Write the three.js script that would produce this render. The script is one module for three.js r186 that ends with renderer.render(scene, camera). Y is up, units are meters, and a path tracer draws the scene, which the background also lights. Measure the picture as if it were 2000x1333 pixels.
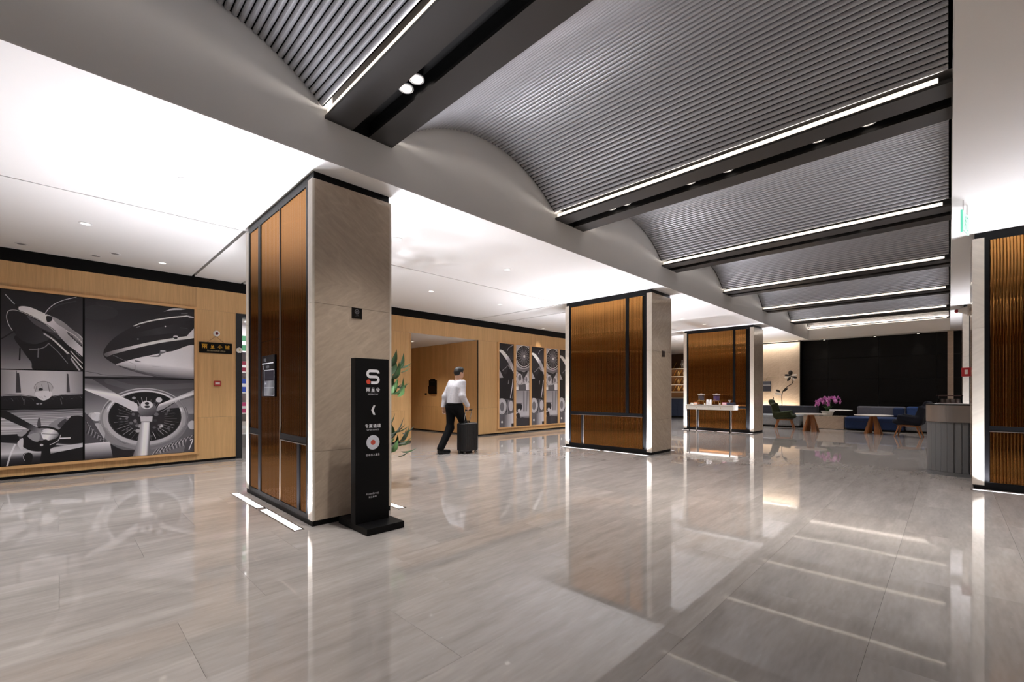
import * as THREE from 'three';
import { RoundedBoxGeometry } from 'three/addons/geometries/RoundedBoxGeometry.js';
import { mergeGeometries } from 'three/addons/utils/BufferGeometryUtils.js';
import { RectAreaLightUniformsLib } from 'three/addons/lights/RectAreaLightUniformsLib.js';

// ------------------------------------------------------------------ camera, light level
const scene = new THREE.Scene();
scene.background = new THREE.Color(0x000000);
const F = 869, YAW = Math.atan(854 / 869), EYE = 1.22;
const camera = new THREE.PerspectiveCamera(2 * Math.atan(1333 / 2 / F) * 180 / Math.PI, 2000 / 1333, 0.05, 80);
camera.position.set(0, EYE, 0);
camera.lookAt(-Math.sin(YAW), EYE, -Math.cos(YAW));
camera.setViewOffset(2000, 1333, 0, -100.5, 2000, 1333);      // a shift lens: the horizon sits 100 px below the middle
const renderer = new THREE.WebGLRenderer({ antialias: true });
renderer.toneMapping = THREE.LinearToneMapping;
renderer.toneMappingExposure = 1.28;
renderer.shadowMap.enabled = true;
RectAreaLightUniformsLib.init();
const UPLIGHT = 8.5, COVE = 42, SPOT = 13, SLOT = 10;           // candela of the floor lamps' LEDs, radiance of the coves, candela of the downlights

// ------------------------------------------------------------------ helpers
let seed = 7;
const rnd = () => { seed = (seed * 1664525 + 1013904223) >>> 0; return seed / 4294967296; };
const rr = (a, b) => a + (b - a) * rnd();
const V = (x, y, z) => new THREE.Vector3(x, y, z);
const used = new Map();
function numbered(name) { const k = used.get(name) || 0; used.set(name, k + 1); return k ? name + '_' + String(k).padStart(3, '0') : name; }
function tag(o, label, category, opt = {}) { o.userData.label = label; o.userData.category = category; if (opt.group) o.userData.group = opt.group; if (opt.kind) o.userData.kind = opt.kind; return o; }
function thing(name, label, category, pos = [0, 0, 0], turn = 0, opt = {}) {
  const o = new THREE.Group(); o.name = numbered(name); o.position.set(...pos); o.rotation.y = turn; scene.add(o); return tag(o, label, category, opt);
}
function part(parent, name, geo, mat, pos, rot) {
  const m = new THREE.Mesh(geo, mat); m.name = name; m.castShadow = m.receiveShadow = true;
  if (pos) m.position.set(...pos); if (rot) m.rotation.set(...rot); parent.add(m); return m;
}
function solo(name, geo, mat, label, category, opt = {}, pos, rot) {
  const m = part(scene, numbered(name), geo, mat, pos, rot); return tag(m, label, category, opt);
}
const NTH = ['first', 'second', 'third', 'fourth', 'fifth', 'sixth', 'seventh', 'eighth', 'ninth', 'tenth', 'eleventh'];
const SETTING = { kind: 'structure' };
// uv in metres, by the axis that each face looks along
function muv(g, s = 1, ou = 0, ov = 0) {
  if (g.index) g = g.toNonIndexed();
  const p = g.attributes.position, n = g.attributes.normal, uv = new Float32Array(p.count * 2);
  for (let i = 0; i < p.count; i++) {
    const ax = Math.abs(n.getX(i)), ay = Math.abs(n.getY(i)), az = Math.abs(n.getZ(i)), x = p.getX(i), y = p.getY(i), z = p.getZ(i);
    const [u, v] = ax > ay && ax > az ? [z, y] : ay > az ? [x, z] : [x, y];
    uv[2 * i] = (u + ou) * s; uv[2 * i + 1] = (v + ov) * s;
  }
  g.setAttribute('uv', new THREE.BufferAttribute(uv, 2)); return g;
}
const box = (x0, x1, y0, y1, z0, z1) => { const g = new THREE.BoxGeometry(Math.abs(x1 - x0), Math.abs(y1 - y0), Math.abs(z1 - z0)); g.translate((x0 + x1) / 2, (y0 + y1) / 2, (z0 + z1) / 2); return g; };
const mbox = (x0, x1, y0, y1, z0, z1, ou = 0, ov = 0) => muv(box(x0, x1, y0, y1, z0, z1), 1, ou, ov);
const rbox = (x0, x1, y0, y1, z0, z1, r = 0.01, s = 2) => { const g = new RoundedBoxGeometry(Math.abs(x1 - x0), Math.abs(y1 - y0), Math.abs(z1 - z0), s, r); g.translate((x0 + x1) / 2, (y0 + y1) / 2, (z0 + z1) / 2); return g; };
const cyl = (r0, r1, h, x = 0, y = 0, z = 0, n = 24) => { const g = new THREE.CylinderGeometry(r1, r0, h, n); g.translate(x, y + h / 2, z); return g; };   // r0 below, r1 above
const lathe = (pts, n = 32) => new THREE.LatheGeometry(pts.map((p) => new THREE.Vector2(...p)), n);
const tube = (pts, r, n = 12, m = 6) => new THREE.TubeGeometry(new THREE.CatmullRomCurve3(pts.map((p) => V(...p))), n, r, m);
const bar = (a, b, r, r2 = r, n = 10) => {
  const d = V(...b).sub(V(...a)), g = new THREE.CylinderGeometry(r2, r, d.length(), n);
  g.translate(0, d.length() / 2, 0); g.applyQuaternion(new THREE.Quaternion().setFromUnitVectors(V(0, 1, 0), d.clone().normalize())); g.translate(...a); return g;
};
const clean = (g) => { g = g.index ? g.toNonIndexed() : g; for (const k of Object.keys(g.attributes)) if (!['position', 'normal', 'uv'].includes(k)) g.deleteAttribute(k); return g; };
const merge = (list) => mergeGeometries(list.map(clean));

// value noise
function hash(x, y, s) { let h = (x * 374761393 + y * 668265263 + s * 974711) | 0; h = Math.imul(h ^ (h >>> 13), 1274126177); return ((h ^ (h >>> 16)) >>> 0) / 4294967296; }
function vnoise(x, y, s = 0) {
  const xi = Math.floor(x), yi = Math.floor(y), a = x - xi, b = y - yi, u = a * a * (3 - 2 * a), v = b * b * (3 - 2 * b);
  return (hash(xi, yi, s) * (1 - u) + hash(xi + 1, yi, s) * u) * (1 - v) + (hash(xi, yi + 1, s) * (1 - u) + hash(xi + 1, yi + 1, s) * u) * v;
}
function fbm(x, y, o = 4, s = 0) { let t = 0, a = 0.5, n = 0; for (let i = 0; i < o; i++) { t += a * vnoise(x, y, s + i * 17); n += a; a *= 0.5; x *= 2.03; y *= 2.03; } return t / n; }
function texture(w, h, metresW, metresH, fn) {                 // fn(u metres, v metres) -> sRGB 0..255 triple
  const d = new Uint8Array(w * h * 4);
  for (let y = 0; y < h; y++) for (let x = 0; x < w; x++) { const c = fn(x / w * metresW, y / h * metresH), i = (y * w + x) * 4; d[i] = c[0]; d[i + 1] = c[1]; d[i + 2] = c[2]; d[i + 3] = 255; }
  const t = new THREE.DataTexture(d, w, h); t.colorSpace = THREE.SRGBColorSpace; t.magFilter = THREE.LinearFilter; t.minFilter = THREE.LinearFilter;
  t.wrapS = t.wrapT = THREE.MirroredRepeatWrapping; t.repeat.set(1 / metresW, 1 / metresH); t.needsUpdate = true; return t;
}
const std = (color, roughness = 0.6, metalness = 0, more = {}) => new THREE.MeshStandardMaterial({ color, roughness, metalness, ...more });
const phy = (color, roughness = 0.6, metalness = 0, more = {}) => new THREE.MeshPhysicalMaterial({ color, roughness, metalness, ...more });
const clampc = (v) => Math.max(0, Math.min(255, v));

// ------------------------------------------------------------------ materials
const veins = (u, v, s) => { const w = fbm(u * 1.1, v * 0.35, 3, s) * 1.6; return Math.pow(1 - Math.abs(2 * fbm(u * 2.2 + w, v * 0.5 + w * 0.3, 4, s + 5) - 1), 10); };
const floorTex = texture(1024, 2048, 4, 8, (u, v) => {         // v runs down the hall, like the stone's grain
  const long = fbm(u * 14, v * 2.2, 4, 1) - 0.5, fine = fbm(u * 70, v * 12, 2, 9) - 0.5, cloud = fbm(u * 1.3, v * 0.9, 3, 21) - 0.5, ve = veins(u, v, 33);
  const k = long * 24 + fine * 12 + cloud * 14 + ve * 6, sp = vnoise(u * 140, v * 140, 77) > 0.985 ? 16 : 0;
  return [clampc(157 + k + sp), clampc(151 + k * 0.99 + sp), clampc(147 + k * 0.97 + sp)];
});
const stoneTex = texture(1024, 1024, 3, 3, (u, v) => {
  const a = u * 0.82 + v * 0.57, b = -u * 0.57 + v * 0.82;
  const g = fbm(a * 7, b * 44, 4, 3) - 0.5, c = fbm(u * 1.6, v * 1.6, 3, 14) - 0.5, f = fbm(a * 20, b * 70, 2, 8) - 0.5;
  const w = fbm(u * 2, v * 2, 3, 40) * 1.5, ve = Math.pow(1 - Math.abs(2 * fbm(a * 1.2 + w, b * 3.2 + w, 4, 51) - 1), 22);
  const k = g * 17 + c * 9 + f * 12 + ve * 9;
  return [clampc(188 + k), clampc(171 + k), clampc(152 + k * 0.95)];
});
const paleTex = texture(512, 512, 3, 3, (u, v) => { const a = u * 0.82 + v * 0.57, b = -u * 0.57 + v * 0.82, k = (fbm(a * 7, b * 44, 3, 3) - 0.5) * 16 + (fbm(u * 1.6, v * 1.6, 3, 14) - 0.5) * 10; return [clampc(226 + k), clampc(217 + k), clampc(203 + k)]; });
const woodTex = texture(1024, 1024, 1.6, 3.2, (u, v) => {
  const g = fbm(u * 70, v * 1.4, 3, 4) - 0.5, b = fbm(u * 9, v * 0.6, 3, 12) - 0.5, f = fbm(u * 260, v * 9, 2, 19) - 0.5, k = g * 22 + b * 16 + f * 14;
  return [clampc(215 + k), clampc(173 + k * 0.95), clampc(119 + k * 0.8)];
});
const darkWoodTex = texture(256, 512, 0.8, 1.6, (u, v) => { const k = (fbm(u * 60, v * 2, 3, 6) - 0.5) * 40; return [clampc(150 + k), clampc(96 + k * 0.8), clampc(52 + k * 0.6)]; });
const clothTex = texture(256, 256, 0.3, 0.3, (u, v) => { const k = (vnoise(u * 900, v * 900, 2) - 0.5) * 40 + (fbm(u * 60, v * 60, 2, 5) - 0.5) * 26; return [210 + k, 210 + k, 210 + k].map(clampc); });
const panelTex = texture(512, 512, 3, 3, (u, v) => { const k = (fbm(u * 3, v * 20, 3, 2) - 0.5) * 10; return [16 + k * 0.6, 16 + k * 0.6, 17 + k * 0.6].map(clampc); });
const M = {
  floor: phy(0xffffff, 0.035, 0, { map: floorTex, ior: 1.54, specularIntensity: 1 }),
  grout: std(0x8d8277, 0.5),
  stone: std(0xffffff, 0.16, 0, { map: stoneTex }),
  stonePale: std(0xffffff, 0.3, 0, { map: paleTex }),
  stoneMatt: std(0xffffff, 0.5, 0, { map: stoneTex }),
  wood: std(0xffffff, 0.42, 0, { map: woodTex }),
  woodTrim: std(0xe0b078, 0.4),
  legWood: std(0xffffff, 0.45, 0, { map: darkWoodTex }),
  white: std(0xe9e8e6, 0.75),
  fascia: std(0xe2e1df, 0.7),
  slat: std(0x9b9b9e, 0.4, 0.3),
  slatBack: std(0x3a3a3c, 0.7),
  bronze: std(0x2b2826, 0.45, 0.2),
  black: phy(0x070708, 0.5, 0, { specularIntensity: 0.35 }),
  blackGloss: std(0x08080a, 0.18),
  blackMetal: phy(0x0a0a0c, 0.4, 0.1, { specularIntensity: 0.4 }),
  slot: std(0x050505, 0.6),
  amber: phy(new THREE.Color().setRGB(0.36, 0.17, 0.05), 0.03, 1),
  steel: std(0xb9b6b2, 0.25, 0.9),
  trimMetal: std(0x6e655c, 0.35, 0.7),
  brass: std(0xb08a4c, 0.3, 0.9),
  whitePaint: std(0xeeeeee, 0.5),
  led: std(0xffffff, 0.5, 0, { emissive: 0xfff0da, emissiveIntensity: 1.0 }),
  uplens: std(0xffffff, 0.4, 0, { emissive: 0xf6f4ff, emissiveIntensity: 1.0 }),
  lens: std(0xffffff, 0.4, 0, { emissive: 0xfff4e4, emissiveIntensity: 1.6 }),
  slotLens: std(0xeeeeee, 0.4, 0, { emissive: 0xfff4e4, emissiveIntensity: 0.7 }),
  lensOff: std(0x77777a, 0.3),
  skin: std(0xc49a80, 0.55),
  shirt: std(0xe9e7ee, 0.8, 0, { map: clothTex }),
  trousers: phy(0x09090c, 0.85, 0, { specularIntensity: 0.3 }),
  shoe: std(0x0c0c0d, 0.3),
  hair: std(0x0b0a0a, 0.6),
  blackWall: phy(0xffffff, 0.5, 0, { map: panelTex, specularIntensity: 0.35 }),
};
const fabric = (c) => std(c, 0.9, 0, { map: clothTex });

// ------------------------------------------------------------------ lamps
function area(parent, w, h, intensity, color, pos, dir) {      // a rectangle of light, w along x, that shines along dir
  const l = new THREE.RectAreaLight(color, intensity, w, h); l.position.set(...pos); parent.add(l);
  parent.updateMatrixWorld(true); l.lookAt(V(...pos).applyMatrix4(parent.matrixWorld).add(V(...dir))); return l;
}
function spot(parent, cd, color, pos, to, angle = 0.6, blend = 0.6, radius = 1.5) {
  const l = new THREE.SpotLight(color, cd, 0, angle, blend, 2); l.position.set(...pos); l.castShadow = true; l.shadow.radius = radius;
  l.target.position.set(...to); parent.add(l); parent.add(l.target); return l;
}

// ------------------------------------------------------------------ measures of the hall
const HC = 3.24, XL = -9.37, XF = -3.87, XR = 0.02, XE = 5.4, ZB = 5.4, ZE = -20.15;
const beamZ = (k) => -1.615 - 3.17 * k;                        // the edge of beam k that faces the camera
const BW = 0.655, BY = 3.6;

// ------------------------------------------------------------------ floor: polished slabs laid along the hall
{
  const o = thing('floor', 'polished beige-grey marble floor of long slabs', 'floor', [0, 0, 0], 0, SETTING);
  part(o, 'bed', box(-13, XE + 0.2, -0.2, -0.022, -23, ZB + 0.2), M.grout);
  const W = 0.66, L = 1.3, gap = 0.0012, nx = 5, nz = 8, variants = [];
  for (let k = 0; k < 12; k++) {
    const g = new THREE.BufferGeometry(), P = [], U = [], I = [], ou = rr(0, 3.2), ov = rr(0, 6.4), A = 0.0002, s = 200 + k;
    for (let j = 0; j <= nz; j++) for (let i = 0; i <= nx; i++) {
      const x = (i / nx - 0.5) * (W - gap), z = (j / nz - 0.5) * (L - gap);
      P.push(x, (fbm(x * 3 + 9, z * 3 + 9, 2, s) - 0.5) * A * 2 + (k % 5 - 2) * 0.00009 * x + (k % 3 - 1) * 0.00008 * z, z); U.push(x + ou, z + ov);
    }
    const at = (i, j) => j * (nx + 1) + i;
    for (let j = 0; j < nz; j++) for (let i = 0; i < nx; i++) I.push(at(i, j), at(i, j + 1), at(i + 1, j), at(i + 1, j), at(i, j + 1), at(i + 1, j + 1));
    g.setAttribute('position', new THREE.Float32BufferAttribute(P, 3)); g.setAttribute('uv', new THREE.Float32BufferAttribute(U, 2)); g.setIndex(I); g.computeVertexNormals();
    const side = muv(box(-(W - gap) / 2, (W - gap) / 2, -0.022, -0.0008, -(L - gap) / 2, (L - gap) / 2), 1, ou, ov);
    variants.push(merge([g, side]));
  }
  const list = [];
  for (let c = -20; c < 10; c++) for (let r = -5; r < 19; r++) {
    const x = -0.28 + (c + 0.5) * W, z = -(r + 0.5) * L + (((c % 3) + 3) % 3) * 0.43;
    if (x < -13 || x > XE || z > ZB || z < -22.8) continue;
    const t = -x * 0.7009 - z * 0.7133, q = x * 0.7133 - z * 0.7009, px = q / Math.max(t, 0.01) * F + 1000, py = 767 + EYE / Math.max(t, 0.01) * F;
    const inView = t > 0.6 && px > -250 && px < 2250 && py < 1650 && x > XL;
    list.push({ x, z, size: inView ? 1 / (x * x + z * z) : -1, v: Math.floor(rnd() * 12), f: rnd() < 0.5 });
  }
  list.sort((a, b) => b.size - a.size);
  list.slice(0, 290).forEach((s) => part(o, 'slab', variants[s.v], M.floor, [s.x, 0, s.z], s.f ? [0, Math.PI, 0] : undefined));
  const rest = part(o, 'slab_field', merge(list.slice(290).map((s) => variants[s.v].clone().rotateY(s.f ? Math.PI : 0).translate(s.x, 0, s.z))), M.floor);
  rest.userData.kind = 'stuff';
}

// ------------------------------------------------------------------ aisle ceilings: white panels with dark joints
{
  const j = 0.02, zs = [ZB, -1.63, -2.38, -8.06, -8.92, -14.46, -15.32, -22.9];
  const o = thing('ceiling', 'smooth white ceiling of the left aisle with dark joints', 'ceiling', [0, 0, 0], 0, SETTING);
  part(o, 'backing', box(XL - 3.6, XF - 0.15, HC + 0.05, HC + 0.15, ZB, -22.9), M.slot);
  part(o, 'ceiling_panel', box(-6.29 + j / 2, XF, HC, HC + 0.012, ZB, -22.9), M.white);
  for (let i = 0; i + 1 < zs.length; i++) part(o, 'ceiling_panel', box(XL - (i > 5 ? 3.6 : 0), -6.29 - j / 2, HC, HC + 0.05, zs[i] - j, zs[i + 1] + j), M.white);
  const p = thing('ceiling', 'smooth white ceiling of the right aisle above the reception counter', 'ceiling', [0, 0, 0], 0, SETTING);
  part(p, 'ceiling_panel', box(XR, XE + 0.2, HC, HC + 0.012, ZB, -20.7), M.white);
  part(p, 'backing', box(XR + 0.15, XE + 0.2, HC + 0.05, HC + 0.15, ZB, -20.7), M.slot);
}

// ------------------------------------------------------------------ fascias, end walls, roof
const TOP = 4.42;
solo('trim_1', box(XF - 0.15, XF, HC + 0.012, TOP, ZB, ZE - 0.1), M.fascia, 'pale grey fascia along the left side of the vaults', 'fascia', SETTING);
solo('trim_2', box(XR, XR + 0.15, HC + 0.012, TOP, ZB, ZE - 0.1), M.fascia, 'pale grey fascia along the right side of the vaults', 'fascia', SETTING);
solo('trim_3', box(XF, XR, HC, 3.6, ZE, ZE - 0.5), M.fascia, 'pale grey bulkhead above the black lounge wall', 'fascia', SETTING);
solo('ceiling_roof', box(XF - 0.15, XR + 0.15, TOP, TOP + 0.1, ZB, ZE - 0.6), M.slatBack, 'dark slab above the vaults', 'ceiling', SETTING);
solo('wall_end', box(XF - 0.15, XR + 0.15, 3.6, TOP, ZE - 0.45, ZE - 0.6), M.slatBack, 'dark wall closing the last vault', 'wall', SETTING);
solo('wall_back', box(-9.6, XE + 0.2, 0, TOP + 0.1, ZB, ZB + 0.2), std(0x3a3836, 0.5), 'dark wall behind the camera', 'wall', SETTING);
solo('wall_right', box(XE, XE + 0.2, 0, HC + 0.1, ZB, -21), std(0x8b8279, 0.6), 'grey stone wall beyond the reception counter', 'wall', SETTING);

// ------------------------------------------------------------------ vaults of grey half-round slats
{
  const R = 1.924, pitch = 0.05, sr = 0.0215, len = XR - XF - 0.05;
  const profile = () => { const P = []; for (let i = 0; i <= 8; i++) { const a = Math.PI * i / 8; P.push([Math.cos(a) * sr, -Math.sin(a) * sr]); } return P; };
  const sh = new THREE.Shape(); profile().forEach(([x, y], i) => (i ? sh.lineTo(x, y) : sh.moveTo(x, y))); sh.closePath();
  const slat = new THREE.ExtrudeGeometry(sh, { depth: len, bevelEnabled: false, steps: 1, curveSegments: 4 });
  slat.translate(0, 0, -len / 2); slat.rotateY(Math.PI / 2);                       // along x, the round side down
  const words = { '-1': 'above the camera at the near end', 0: 'nearest in view at the top left', 1: 'second, widest in view', 2: 'third from the camera', 3: 'fourth from the camera', 4: 'fifth from the camera', 5: 'sixth from the camera', 6: 'last, short, above the lounge' };
  for (let k = -1; k <= 6; k++) {
    // bay k lies between beam k - 1 and beam k
    const z0 = beamZ(k - 1 + (k === -1 ? 0 : 0)) - BW, z1 = k === 6 ? ZE : beamZ(k), zc = (z0 + z1) / 2, half = (z0 - z1) / 2 - 0.02;
    const yEnd = 3.69, sag = k === 6 ? 0.36 : 0.485, Rk = (half * half + sag * sag) / (2 * sag), yc = yEnd + sag - Rk, th = Math.asin(half / Rk);
    const o = thing('ceiling_vault', 'barrel vault of grey slats, ' + words[k], 'ceiling', [(XF + XR) / 2, 0, zc], 0, SETTING);
    const n = Math.round(2 * th * Rk / pitch), geos = [];
    for (let i = 0; i < n; i++) {
      const a = -th + 2 * th * (i + 0.5) / n, y = yc + Math.cos(a) * Rk, z = Math.sin(a) * Rk;
      if (k === 0 || k === 1 || k === 2) part(o, 'slat', slat, M.slat, [0, y, z], [a, 0, 0]);
      else geos.push(slat.clone().rotateX(a).translate(0, y, z));
    }
    if (geos.length) { const s = part(o, 'slat_field', merge(geos), M.slat); s.userData.kind = 'stuff'; }
    const arc = [], Rb = Rk + 0.006, N = 20;
    for (let i = 0; i <= N; i++) { const a = -th + 2 * th * i / N; arc.push([Math.sin(a), Math.cos(a)]); }
    const bs = new THREE.Shape(); arc.forEach(([s, c], i) => (i ? bs.lineTo(s * Rb, c * Rb) : bs.moveTo(s * Rb, c * Rb))); arc.slice().reverse().forEach(([s, c]) => bs.lineTo(s * (Rb + 0.02), c * (Rb + 0.02))); bs.closePath();
    const back = new THREE.ExtrudeGeometry(bs, { depth: XR - XF - 0.002, bevelEnabled: false }); back.translate(0, 0, -(XR - XF - 0.002) / 2); back.rotateY(Math.PI / 2); back.scale(1, 1, -1);
    back.translate(0, yc, 0);
    part(o, 'backing', back, M.slatBack);
  }
}

// ------------------------------------------------------------------ dark beams with light slots between the vaults
const slotLamps = { '-1': [-3.1, -2.95, -1.73, -0.9], 0: [-3.1, -2.95], 1: [-3.18, -2.97, -2.14, -1.73, -0.9, -0.52], 2: [-3.1, -1.4, -0.9], 3: [-2.1, -1.2], 4: [-2.6, -1.2], 5: [-2.2, -1.0] };
{
  const words = { '-1': 'over the camera, outside the picture', 0: 'nearest in view, with a round lamp pair', 1: 'second, running the full width of the hall', 2: 'third from the camera', 3: 'fourth from the camera', 4: 'fifth from the camera', 5: 'farthest from the camera' };
  for (let k = -1; k <= 5; k++) {
    const z = beamZ(k), L0 = XF + 0.001, L1 = XR - 0.001;
    const o = thing('ceiling_beam', 'dark bronze ceiling beam with a black slot, ' + words[k], 'beam', [0, 0, z], 0, SETTING);
    part(o, 'soffit_plate', box(L0, L1, BY, BY + 0.025, 0, -0.25), M.bronze);
    part(o, 'soffit_plate', box(L0, L1, BY, BY + 0.025, -0.41, -BW), M.bronze);
    part(o, 'slot_lining', merge([box(L0, L1, BY + 0.135, BY + 0.15, -0.25, -0.41), box(L0, L1, BY + 0.025, BY + 0.15, -0.235, -0.25), box(L0, L1, BY + 0.025, BY + 0.15, -0.41, -0.425)]), M.slot);
    for (const x of [L0 + 0.004, L1 - 0.004]) part(o, 'slot_end', box(x - 0.004, x + 0.004, BY + 0.002, BY + 0.135, -0.25, -0.41), M.slot);
    part(o, 'beam_body', box(L0, L1, BY + 0.15, TOP, -0.07, -BW + 0.07), M.bronze);
    for (const [zz, s] of [[-0.026, 1], [-BW + 0.026, -1]]) {
      part(o, 'led_strip', box(L0 + 0.03, L1 - 0.08, BY + 0.026, BY + 0.072, zz - 0.014, zz + 0.014), M.led);
      area(o, L1 - L0 - 0.12, 0.03, COVE, 0xfff3e8, [(L0 + L1) / 2, BY + 0.076, zz], [0, 1, s * 0.2]);
    }
    (slotLamps[k] || []).forEach((x, n) => {
      const d = thing('slot_downlight', `${NTH[n]} spotlight from the left in the slot of the ${k < 0 ? 'beam over the camera' : NTH[k] + ' ceiling beam'}`, 'downlight', [x, BY + 0.1, z - 0.33], 0, { group: 'spotlights in the beam slots' });
      part(d, 'housing', cyl(0.052, 0.052, 0.079, 0, -0.045, 0), M.blackMetal);
      part(d, 'trim_ring', lathe([[0.052, -0.05], [0.06, -0.05], [0.06, -0.04], [0.052, -0.04], [0.052, -0.05]]), M.whitePaint);
      part(d, 'lens', cyl(0.048, 0.048, 0.004, 0, -0.049, 0), M.slotLens);
      spot(d, SLOT, 0xfff8f2, [0, -0.056, 0], [0, -3, 0], 0.75, 0.9);
    });
  }
  const o = thing('cove_light', 'warm light strip along the bulkhead above the lounge', 'light', [0, 0, ZE], 0);
  part(o, 'ledge', box(XF + 0.001, XR - 0.001, 3.6, 3.625, 0.1, -0.02), M.fascia);
  part(o, 'led_strip', box(XF + 0.03, XR - 0.08, 3.626, 3.65, 0.07, 0.04), M.led);
  area(o, XR - XF - 0.12, 0.03, COVE, 0xffeedd, [(XF + XR) / 2, 3.656, 0.055], [0, 1, 0.2]);
}

// ------------------------------------------------------------------ columns: stone ends, amber fluted panels front and back
const fluteCache = new Map();
function flutes(w, h) {                                        // a fluted sheet in the xy plane, origin at its lower left corner, facing +z
  const key = w.toFixed(3) + '/' + h.toFixed(3); if (fluteCache.has(key)) return fluteCache.get(key);
  const n = Math.max(1, Math.round(w / 0.028)), p = w / n, P = [[0, -0.004]];
  for (let i = 0; i < n; i++) for (let k = 0; k <= 6; k++) { const a = Math.PI * (k + 0.0) / 6; P.push([i * p + p / 2 - Math.cos(a) * p * 0.49, 0.007 * Math.sin(a)]); }
  P.push([w, -0.004]);
  const pos = [], nor = [], idx = [];
  for (let i = 0; i < P.length; i++) {
    const inF = i > 0 && i < P.length - 1, k = (i - 1) % 7, a = Math.PI * k / 6, nx = inF ? -Math.cos(a) * 0.8 : (i ? 1 : -1), nz = inF ? 0.35 + Math.sin(a) : 0, l = Math.hypot(nx, nz);
    for (const y of [0, h]) { pos.push(P[i][0], y, P[i][1]); nor.push(nx / l, 0, nz / l); }
  }
  for (let i = 0; i + 1 < P.length; i++) { const a = 2 * i; idx.push(a, a + 2, a + 1, a + 1, a + 2, a + 3); }
  const g = new THREE.BufferGeometry(); g.setAttribute('position', new THREE.Float32BufferAttribute(pos, 3)); g.setAttribute('normal', new THREE.Float32BufferAttribute(nor, 3)); g.setIndex(idx);
  fluteCache.set(key, g); return g;
}
function uplight(x0, x1, z, label) {
  const o = thing('floor_uplight', label, 'light', [(x0 + x1) / 2, 0, z]), w = x1 - x0;
  part(o, 'frame', merge([box(-w / 2, w / 2, 0, 0.004, 0.045, 0.033), box(-w / 2, w / 2, 0, 0.004, -0.045, -0.033), box(-w / 2, -w / 2 + 0.02, 0, 0.004, -0.045, 0.045), box(w / 2 - 0.02, w / 2, 0, 0.004, -0.045, 0.045)]), M.steel);
  part(o, 'lens', box(-w / 2 + 0.02, w / 2 - 0.02, 0.0005, 0.003, -0.033, 0.033), M.uplens);
  for (const k of [-1, 0, 1]) spot(o, UPLIGHT, 0xf6f6ff, [k * w * 0.33, 0.012, 0], [k * w * 0.33, 3, 0], 1.02, 1, 1.2);   // a row of LEDs under narrow optics
}
// layout: amber fields as [x0, x1, y0, y1] from the left edge of the front
function column(x0, x1, z0, depth, layout, label, where, backLights = true) {
  const o = thing('column', label, 'column', [x0, 0, z0]), w = x1 - x0, s = 0.105, y0 = 0.05, y1 = 3.17;
  part(o, 'core', box(0.03, w - 0.03, 0, HC, -0.03, -depth + 0.03), M.black);
  part(o, 'plinth', box(0.012, w - 0.012, 0, y0, -0.006, -depth + 0.006), M.black);
  part(o, 'head_reveal', box(0.02, w - 0.02, y1, HC, -0.02, -depth + 0.02), M.blackMetal);
  for (const [a, b] of [[y0, 0.68], [0.68, 2.04], [2.04, y1]]) for (const [xa, xb, q] of [[0, s, 0], [w - s, w, 1.3]]) {
    part(o, 'stone_slab', mbox(xa, xb, a + 0.0012, b - 0.0012, -0.02, -depth + 0.02, x0 + z0 * 0.7 + q, a * 0.37), M.stone);
    for (const [za, zb] of [[0, -0.0195], [-depth + 0.0195, -depth]]) part(o, 'edge_stone', mbox(xa, xb, a + 0.0012, b - 0.0012, za, zb, x0 + q, a * 0.37), M.stonePale);
  }
  for (const side of [0, 1]) {
    const f = new THREE.Group(); f.name = side ? 'rear_face' : 'front_face'; o.add(f);
    f.position.set(side ? w - s : s, 0, side ? -depth : 0); f.rotation.y = side ? Math.PI : 0;
    const iw = w - 2 * s, fr = 0.045;
    part(f, 'frame', merge([box(0, fr, y0, y1, 0, -0.03), box(iw - fr, iw, y0, y1, 0, -0.03), box(fr, iw - fr, y1 - 0.04, y1, 0, -0.03), box(fr, iw - fr, y0, y0 + 0.045, 0, -0.03)]), M.blackMetal);
    for (const [xa, xb, ya, yb] of layout.bars) part(f, 'glazing_bar', box(fr + xa, fr + xb, ya, yb, 0.002, -0.03), M.blackMetal);
    for (const [xa, xb, ya, yb] of layout.trims || []) part(f, 'trim_strip', box(fr + xa, fr + xb, ya, yb, 0.004, -0.01), M.trimMetal);
    for (const [xa, xb, ya, yb] of layout.fields) part(f, 'amber_panel', flutes(xb - xa, yb - ya), M.amber, [fr + xa, ya, -0.014]);
  }
  const m = (x0 + x1) / 2;
  uplight(x0 - 0.02, m - 0.03, z0 + 0.12, 'linear floor light at the left of the front of ' + where);
  uplight(m + 0.03, x1 + 0.02, z0 + 0.12, 'linear floor light at the right of the front of ' + where);
  if (backLights) {
    uplight(x0 - 0.02, m - 0.03, z0 - depth - 0.12, 'linear floor light at the left of the back of ' + where);
    uplight(m + 0.03, x1 + 0.02, z0 - depth - 0.12, 'linear floor light at the right of the back of ' + where);
  }
  return o;
}
const IW = 2.04 - 0.21 - 0.09 + 0.01, yb = 0.095, yt = 3.13;   // clear width inside the frames, foot and head of the panels
const railLow = 0.735, railTop = 0.8;
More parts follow.
